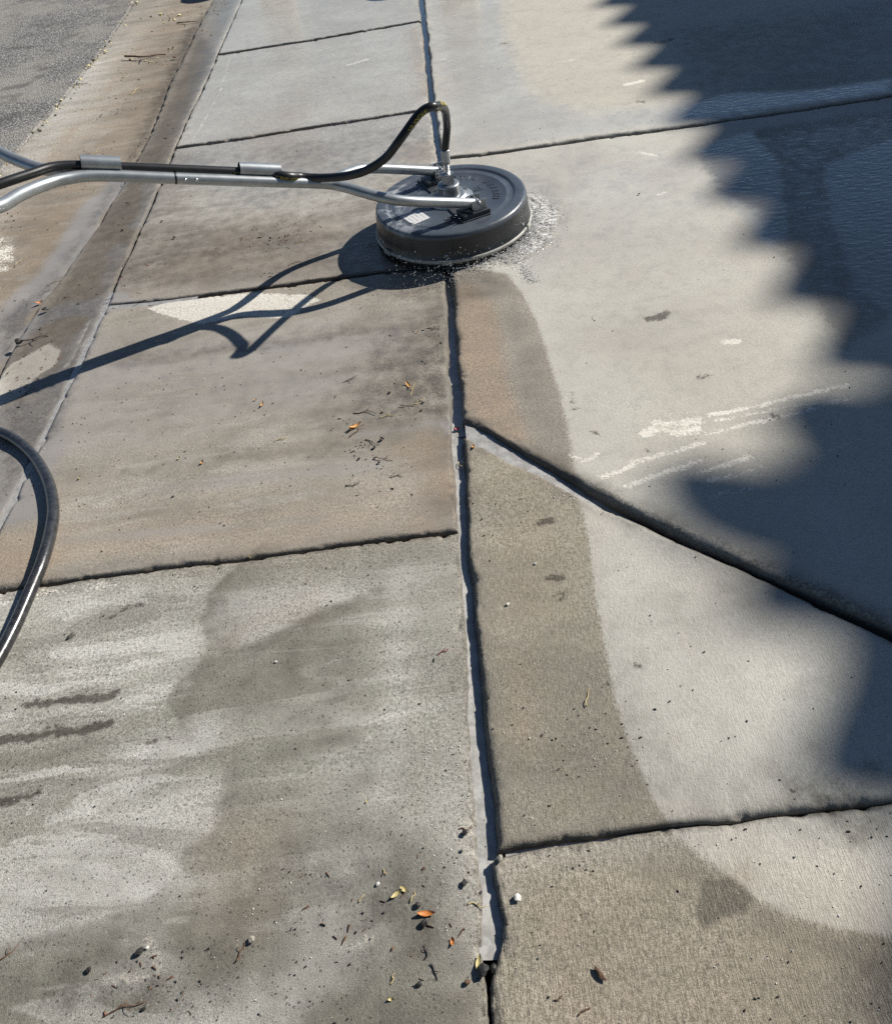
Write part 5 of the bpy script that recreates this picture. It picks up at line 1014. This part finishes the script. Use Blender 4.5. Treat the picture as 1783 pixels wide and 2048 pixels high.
for i, ch in enumerate('HALLER LITE'):
    a = math.radians(-14 + i * 9.5); er = Vector((math.cos(a), math.sin(a), 0)); et = Vector((-math.sin(a), math.cos(a), 0))
    raised(ch, er * .150, et, er, .034)
for i, ch in enumerate('JP'):
    a = math.radians(16 + i * 12); er = Vector((math.cos(a), math.sin(a), 0)); et = Vector((-math.sin(a), math.cos(a), 0)); raised(ch, er * .092, et, er, .045)
# ------------------------------------------------------------------ hoses
def hose_print(parent, P, r, strings, ang, size):
    F = frames(P); L = [0.0]
    for i in range(1, len(P)): L.append(L[-1] + (P[i] - P[i - 1]).length)
    for s0, txt, lean in strings:
        i0 = max(0, min(len(P) - 2, int(np.searchsorted(L, s0 + .03)) - 1)); dv = (Vector((-CX, -CY, CAMH)) - P[i0]).normalized() + (lean if isinstance(lean, Vector) else Vector((0, 0, lean))); a0 = math.atan2(dv.dot(F[i0][2]), dv.dot(F[i0][1]))
        tv, tf = text_tris(txt, size); v2 = []
        for p in tv:
            s = s0 + p.x; i = max(0, min(len(P) - 2, int(np.searchsorted(L, s)) - 1)); t = (s - L[i]) / max(1e-6, L[i + 1] - L[i])
            c = P[i].lerp(P[i + 1], t); n1 = F[i][1].lerp(F[i + 1][1], t); n2 = F[i][2].lerp(F[i + 1][2], t); a = a0 + (p.y - size * .35) / r
            v2.append(c + (n1 * math.cos(a) + n2 * math.sin(a)) * (r + .0005))
        link('printed_lettering', pymesh('printed_lettering', v2, tf), YEL, parent)
def clip_pt(s, dz=.0285): return lp(s, -.002, hz(s)) + Vector((0.117, 0.046, .9367)) * dz
top = Vector((0, 0, .215)) + LEAN * .072
hp = [top - LEAN * .03] + [lp(*q) for q in [(-.004, 0, .295), (-.010, .004, .33), (-.011, .024, .375), (0, .058, .42), (.018, .102, .459), (.042, .148, .490), (.070, .195, .515), (0.096, 0.228, 0.528), (0.114, 0.237, 0.536), (0.150, 0.228, 0.522), (0.221, 0.228, 0.468), (0.267, 0.203, 0.42), (0.318, 0.168, 0.388), (0.363, 0.117, 0.366), (0.413, 0.057, 0.352), (0.46, 0.018, 0.352), (0.495, 0.007, 0.362), (0.536, 0.024, 0.382)]] + [clip_pt(.600), clip_pt(.68), clip_pt(.80), clip_pt(1.0), clip_pt(1.09), lp(1.16, .005, .590), lp(1.23, .045, .602), lp(1.31, .085, .612), lp(1.45, .13, .62), lp(1.8, .25, .62)]
P1 = spline(hp, 6); C0 = Vector((CX, CY, 0))
whip = tag(empty('whip_hose', (CX, CY, 0)), 'black rubber hose with yellow print looping from cleaner swivel along the handle', 'hose')
v, f = tube(P1, .0128, 16); link('hose_body', pymesh('hose_body', v, f), RUBBER, whip, True)
hose_print(whip, P1, .0128, [(.300, '>ALKOTON', Vector((1.1, .2, .9))), (.375, 'ROX', -.5), (.44, '/4 HIDOLAV', -.55), (.95, 'RATOLINE II', -.7), (1.08, 'HIDOLAV 1/4', -.7)], 0, .0155)
hp = SUPPLY
P2 = spline([(x, y, zs(x, y) + .0155 + .004 * math.sin(i)) for i, (x, y) in enumerate(hp)], 12)
sup = tag(empty('supply_hose', (hp[3][0], hp[3][1], 0)), 'thick wet black hose curving over the left edge of the pavement', 'hose')
v, f = tube([p - sup.location for p in P2], .0155, 18)
link('hose_body', pymesh('hose_body', v, f), simple('wet_rubber', (0.022, 0.023, 0.026), 0.33, var=0.5, vscale=60, bump=0.5, coat=0.6), sup, True)
# two unseen buckets, added only to cast the round shadows at the top
BUCKET = simple('bucket_plastic', (0.55, 0.54, 0.5), 0.5, var=0.05)
bpro = [(.001, 0), (.118, 0), (.125, .01), (.146, .33), (.152, .335), (.152, .352), (.150, .356), (.146, .352), (.142, .33), (.120, .015), (.001, .012)]
for (x, y, lab2) in ((-1.18, 7.02, 'unseen white bucket added for its shadow, beside the kerb above the top left of the picture'), (0.17, 6.16, 'unseen white bucket added for its shadow, on the drive above the top of the picture')):
    b3 = tag(empty('bucket', (x, y, .015)), lab2, 'bucket', 'buckets added beyond the frame for their shadows')
    v, f = lathe(bpro, 40); link('pail', pymesh('pail', v, f), BUCKET, b3, True)
    hpnts = [Vector((.152 * math.cos(a), .09 * math.sin(a) * 0 + .0, .33)) + Vector((0, .10 * math.sin(a), -.10 * math.sin(a))) for a in np.linspace(0, math.pi, 17)]
    v, f = tube(hpnts, .003, 8); link('bail_handle', pymesh('bail_handle', v, f), STEEL, b3, True)
# ------------------------------------------------------------------ leaves, twigs, stones and grit
LEAFM = {'orange': simple('orange_leaf', (0.52, 0.19, 0.045), 0.55, var=0.25, vscale=150), 'amber': simple('amber_leaf', (0.52, 0.27, 0.08), 0.6, var=0.3, vscale=150), 'yellow': simple('yellow_leaf', (0.50, 0.42, 0.19), 0.55, var=0.2, vscale=150), 'red': simple('red_leaf', (0.30, 0.035, 0.03), 0.5, var=0.3, vscale=150)}
TWIGM = {'brown': simple('brown_twig', (0.13, 0.065, 0.035), 0.7, var=0.35, vscale=200), 'straw': simple('straw_twig', (0.48, 0.38, 0.18), 0.6, var=0.25, vscale=200), 'black': simple('black_twig', (0.025, 0.02, 0.017), 0.6, var=0.35, vscale=200), 'red': simple('red_twig', (0.20, 0.022, 0.02), 0.45, var=0.3, vscale=200)}
STONEM = {'white': simple('white_stone', (0.62, 0.60, 0.56), 0.6, var=0.2, vscale=150), 'grey': simple('grey_stone', (0.28, 0.26, 0.22), 0.8, var=0.3, vscale=150), 'black': simple('black_stone', (0.03, 0.028, 0.026), 0.6, var=0.35, vscale=150), 'brown': simple('brown_stone', (0.12, 0.07, 0.04), 0.7, var=0.35, vscale=150)}
def leaf_mesh(L, W, curl, seed):
    r = random.Random(seed); v = []; f = []; n = 9
    for i in range(n + 1):
        t = i / n; w = W * math.sin(math.pi * min(1, t * .96 + .02)) ** .75 * (1 - .25 * t); z = curl * L * (t - .5) ** 2 * 4 * .25 + .0012
        for s in (-1, -.5, 0, .5, 1): v.append(((t - .5) * L, s * w * .5 + .06 * L * math.sin(t * 2.4), z + abs(s) * W * .16 + r.uniform(-.0002, .0002)))
    m = len(v); v += [(a, b2, c - .0004) for a, b2, c in v]
    for i in range(n):
        for k2 in range(4):
            a = i * 5 + k2; f.append((a, a + 1, a + 6, a + 5)); f.append((m + a, m + a + 5, m + a + 6, m + a + 1))
    rim = [i * 5 for i in range(n + 1)] + [n * 5 + k2 for k2 in range(1, 5)] + [i * 5 + 4 for i in range(n - 1, -1, -1)] + [3, 2, 1]
    for i in range(len(rim)):
        a, b2 = rim[i], rim[(i + 1) % len(rim)]; f.append((b2, a, m + a, m + b2))
    return pymesh('leaf', v, f)
def twig_mesh(L, rr, seed, fork=True):
    r = random.Random(seed); P = [Vector(((i / 4 - .5) * L, r.uniform(-.12, .12) * L, rr + r.uniform(0, .04) * L)) for i in range(5)]
    v, f = tube(spline(P, 3), rr, 6, rf=lambda t: 1.15 - .6 * t)
    if fork:
        q = P[2]; e = q + Vector((L * r.uniform(.15, .3), L * r.choice((-1, 1)) * r.uniform(.15, .3), L * .05)); v2, f2 = tube(spline([q, (q + e) / 2 + Vector((0, 0, .002)), e], 3), rr * .7, 5, rf=lambda t: 1 - .5 * t)
        b0 = len(v); v = list(v) + list(v2); f = list(f) + [tuple(b0 + i for i in t) for t in f2]
    return pymesh('twig', v, f)
def stone_mesh(R, seed, flat=.7):
    r = random.Random(seed); bm = bmesh.new(); bmesh.ops.create_icosphere(bm, subdivisions=2, radius=R * .72)
    d = [Vector((r.uniform(-1, 1), r.uniform(-1, 1), r.uniform(-1, 1))).normalized() for _ in range(7)]
    for p in bm.verts:
        n = p.co.normalized(); p.co *= 1 - .42 * max(0, max(n.dot(q) for q in d) - .45) / .55 + r.uniform(-.10, .10); p.co.z *= flat; p.co.x *= 1.25; p.co.z += R * flat * .75
    me = bpy.data.meshes.new('stone'); bm.to_mesh(me); bm.free(); return me
for i, (kind, col2, x, y, size, ang, label) in enumerate(DEBRIS):
    if kind == 'leaf': o = link('leaf', leaf_mesh(size * 1.15, size * .42, .8, i), LEAFM[col2], None, True); cat = 'leaf'
    elif kind == 'scrap': o = link('leaf_scrap', leaf_mesh(size, size * .6, 1.2, i), LEAFM[col2], None, True); cat = 'leaf'
    elif kind == 'twig': o = link('twig', twig_mesh(size, max(.0011, size * .020), i), TWIGM[col2], None, True); cat = 'twig'
    elif kind == 'straw': o = link('straw', twig_mesh(size, max(.001, size * .013), i, i % 2 == 0), TWIGM[col2], None, True); cat = 'straw'
    elif kind == 'pod': o = link('seed_pod', stone_mesh(size * .5, i, .5), STONEM[col2], None); o.scale = (1.3, .55, .8); cat = 'seed pod'
    else: o = link('pebble', stone_mesh(size * .5, i), STONEM[col2], None); cat = 'pebble'
    o.location = (x, y, zs(x, y) + .0005); o.rotation_euler = (random.uniform(-.15, .15), random.uniform(-.15, .15), math.radians(ang))
    tag(o, label, cat, GROUPS[kind])
# grit and litter too fine to count
tet = [(1, 1, 1), (-1, -1, 1), (-1, 1, -1), (1, -1, -1), (0, 0, -1.3), (0, .2, 1.3)]
tf = [(0, 5, 1), (0, 2, 5), (1, 5, 2), (0, 1, 3), (0, 3, 2), (1, 4, 3), (1, 2, 4), (2, 3, 4)]
def grit(name, m, spots, smin, smax, elong=1.0, label=None):
    v = []; f = []
    for poly, n in spots:
        xs = [p[0] for p in poly]; ys2 = [p[1] for p in poly]; k2 = 0
        while k2 < n:
            c = RNG.uniform((min(xs), min(ys2)), (max(xs), max(ys2)), (400, 2))
            d, ins = seg_dist(c[:, 0], c[:, 1], poly, True); dens = fbm(c[:, 0] * 3, c[:, 1] * 3, 3, 77) + .5
            c = c[ins & (RNG.uniform(0, 1, 400) < dens ** 3 * 1.3)][:n - k2]
            k2 += max(1, len(c))
            for x, y in c:
                s = smin + (smax - smin) * RNG.uniform() ** 3; a = RNG.uniform(0, 6.28); ca, sa = math.cos(a), math.sin(a); e = 1 + (elong - 1) * RNG.uniform()
                z = zs(x, y) + s * .35; b0 = len(v)
                for q in tet:
                    px, py = q[0] * s * e * .6, q[1] * s * .6 / math.sqrt(e); v.append((x + px * ca - py * sa, y + px * sa + py * ca, z + q[2] * s * .5))
                f += [tuple(b0 + i for i in t) for t in tf]
    o = link(name, pymesh(name, v, f), m); tag(o, label, 'grit', None, 'stuff'); return o
grit('dark_grit', STONEM['black'], GRIT['dark'], 0.0007, .0030, 1.6, 'fine dark grit strewn over the wet pavement')
grit('brown_litter', TWIGM['brown'], GRIT['brown'], .0008, .0038, 4.5, 'brown needle litter strewn over kerb, gutter and pavement')
grit('pale_grit_glints', STONEM['white'], GRIT['pale'], .0006, .0021, 1.3, 'pale sand grains and painted-in droplet glints strewn over the concrete')  # white specks are sand and also stand in for glints on water drops
grit('dry_leaf_litter', LEAFM['yellow'], GRIT['litter'], .003, .012, 2.2, 'dry leaf crumbs caught along the asphalt edge')
# ------------------------------------------------------------------ splash thrown out under the brush
def splash_material():
    m = bpy.data.materials.new('splash_water'); m.use_nodes = True; nt = m.node_tree; nt.nodes.clear(); k = N(nt)
    out = k.add('ShaderNodeOutputMaterial'); tr = k.add('ShaderNodeBsdfTransparent'); gl = k.add('ShaderNodeBsdfGlossy'); df = k.add('ShaderNodeBsdfDiffuse'); tl = k.add('ShaderNodeBsdfTranslucent'); tl.inputs['Color'].default_value = (.9, .9, .9, 1)
    gl.inputs['Roughness'].default_value = .08; df.inputs['Color'].default_value = (.86, .87, .88, 1)
    fr = k.add('ShaderNodeFresnel'); fr.inputs['IOR'].default_value = 1.2
    m0 = k.add('ShaderNodeMixShader'); k.put(m0.inputs[0], .65); nt.links.new(df.outputs[0], m0.inputs[1]); nt.links.new(tl.outputs[0], m0.inputs[2])
    m1 = k.add('ShaderNodeMixShader'); k.put(m1.inputs[0], .85); nt.links.new(tr.outputs[0], m1.inputs[1]); nt.links.new(m0.outputs[0], m1.inputs[2])
    m2 = k.add('ShaderNodeMixShader'); nt.links.new(fr.outputs[0], m2.inputs[0]); nt.links.new(m1.outputs[0], m2.inputs[1]); nt.links.new(gl.outputs[0], m2.inputs[2])
    nt.links.new(m2.outputs[0], out.inputs[0]); return m
SPL = splash_material()
bm0 = bmesh.new(); bmesh.ops.create_icosphere(bm0, subdivisions=1, radius=1.0); IV = [p.co.copy() for p in bm0.verts]; IFc = [[q.index for q in p.verts] for p in bm0.faces]; bm0.free()
def drops(name, items, label, m):
    v = []; f = []
    for x, y, z, s, e in items:
        a = RNG.uniform(0, 6.28); ca, sa = math.cos(a), math.sin(a); b0 = len(v)
        for q in IV: px, py = q.x * s * e, q.y * s; v.append((x + px * ca - py * sa, y + px * sa + py * ca, z + q.z * s * .8))
        f += [tuple(b0 + i for i in t) for t in IFc]
    o = link(name, pymesh(name, v, f), m, None, True); return tag(o, label, 'splash', None, 'stuff')
it = []
for i in range(2200):                                   # along the brush, right and front right
    a = math.radians(random.gauss(-38, 26)); r = .278 + abs(random.gauss(0, .028)); s = random.uniform(.0005, .0019)
    it.append((CX + r * math.cos(a), CY + r * math.sin(a), .022 + abs(random.gauss(0, .010)) * max(.2, 1 - (r - .278) * 8), s, random.uniform(1, 2.2)))
for i in range(900):                                   # fan to the right
    a = math.radians(random.uniform(-48, 30)); r = random.uniform(.29, .42); s = random.uniform(.0004, .0013)
    it.append((CX + r * math.cos(a), CY + r * math.sin(a), .022 + abs(random.gauss(0, .008)), s, random.uniform(1, 2.6)))
for i in range(420):                                   # tongue towards the viewer
    t = random.random(); x = CX + .195 + .05 * t + random.gauss(0, .012); y = CY - .26 - .17 * t; it.append((x, y, .022 + abs(random.gauss(0, .006)), random.uniform(.0005, .0017), random.uniform(1, 2)))
for i in range(420):                                   # spray sparkling in front, over the shadow
    a = math.radians(random.uniform(-125, -62)); r = random.uniform(.29, .40); it.append((CX + r * math.cos(a), CY + r * math.sin(a), .015 + random.random() ** 2 * .09, random.uniform(.0005, .0017), 1.0))
for i in range(90):
    a = math.radians(random.uniform(-60, 80)); r = random.uniform(.30, .62); it.append((CX + r * math.cos(a), CY + r * math.sin(a), .025 + random.random() ** 2 * .12, random.uniform(.0005, .0013), 1.0))
drops('water_splash', it, 'white water splashing out from under the brush of the cleaner', SPL)
# thin rippled sheet of water running out to the right of the cleaner
v = []; f = []; na, nr = 90, 46
for i in range(na + 1):
    a = math.radians(-62 + 112 * i / na)
    for j in range(nr + 1):
        t = j / nr; edge2 = .125 + .03 * float(fbm(np.array([a * 3]), np.array([0.3]), 3, 90)[0]) ; r = .268 + edge2 * t * (1 - .5 * abs((i / na - .45) * 1.6) ** 2)
        x, y = CX + r * math.cos(a), CY + r * math.sin(a)
        w = float(fbm(np.array([x * 38]), np.array([y * 38]), 3, 95)[0]); ring2 = math.sin(r * 210 + 3 * w)
        v.append((x, y, .0215 + .0035 * math.sin(math.pi * min(1, t * 1.02)) ** .6 * (1 + .9 * w + .12 * ring2) + (.0012 * math.exp(-((t - .93) / .06) ** 2))- .004 * (t > .995)))
for i in range(na):
    for j in range(nr): a = i * (nr + 1) + j; f.append((a, a + 1, a + nr + 2, a + nr + 1))
def clear_water():
    m = bpy.data.materials.new('clear_water'); m.use_nodes = True; nt = m.node_tree; nt.nodes.clear(); k = N(nt)
    out = k.add('ShaderNodeOutputMaterial'); tr = k.add('ShaderNodeBsdfTransparent'); gl = k.add('ShaderNodeBsdfGlossy'); gl.inputs['Roughness'].default_value = .06
    df = k.add('ShaderNodeBsdfDiffuse'); df.inputs['Color'].default_value = (.88, .88, .87, 1)
    pos = k.add('ShaderNodeNewGeometry').outputs['Position']; nn = k.noise(pos, 95, 5, .7, 1.2)
    b3 = k.bump(nn, .25, .003); fr = k.add('ShaderNodeFresnel'); fr.inputs['IOR'].default_value = 1.16; nt.links.new(b3, fr.inputs['Normal']); nt.links.new(b3, gl.inputs['Normal'])
    m1 = k.add('ShaderNodeMixShader'); k.put(m1.inputs[0], k.m('MULTIPLY', k.ramp(nn, .47, .60, 0, .95), k.attr('foam'))); nt.links.new(tr.outputs[0], m1.inputs[1]); nt.links.new(df.outputs[0], m1.inputs[2])
    m2 = k.add('ShaderNodeMixShader'); nt.links.new(fr.outputs[0], m2.inputs[0]); nt.links.new(m1.outputs[0], m2.inputs[1]); nt.links.new(gl.outputs[0], m2.inputs[2])
    nt.links.new(m2.outputs[0], out.inputs[0]); return m
ws = pymesh('water_sheet', v, f); at = ws.attributes.new('foam', 'FLOAT', 'POINT'); ii = np.arange(len(v)); tt = (ii % (nr + 1)) / nr; ss = (ii // (nr + 1)) / na
at.data.foreach_set('value', (np.clip((1 - tt) * 3, 0, 1) * np.clip(ss * 6, 0, 1) * np.clip((1 - ss) * 4, 0, 1)).astype(np.float32))
tag(link('water_sheet', ws, clear_water(), None, True), 'clear rippling sheet of water running out right of the cleaner', 'water', None, 'stuff')
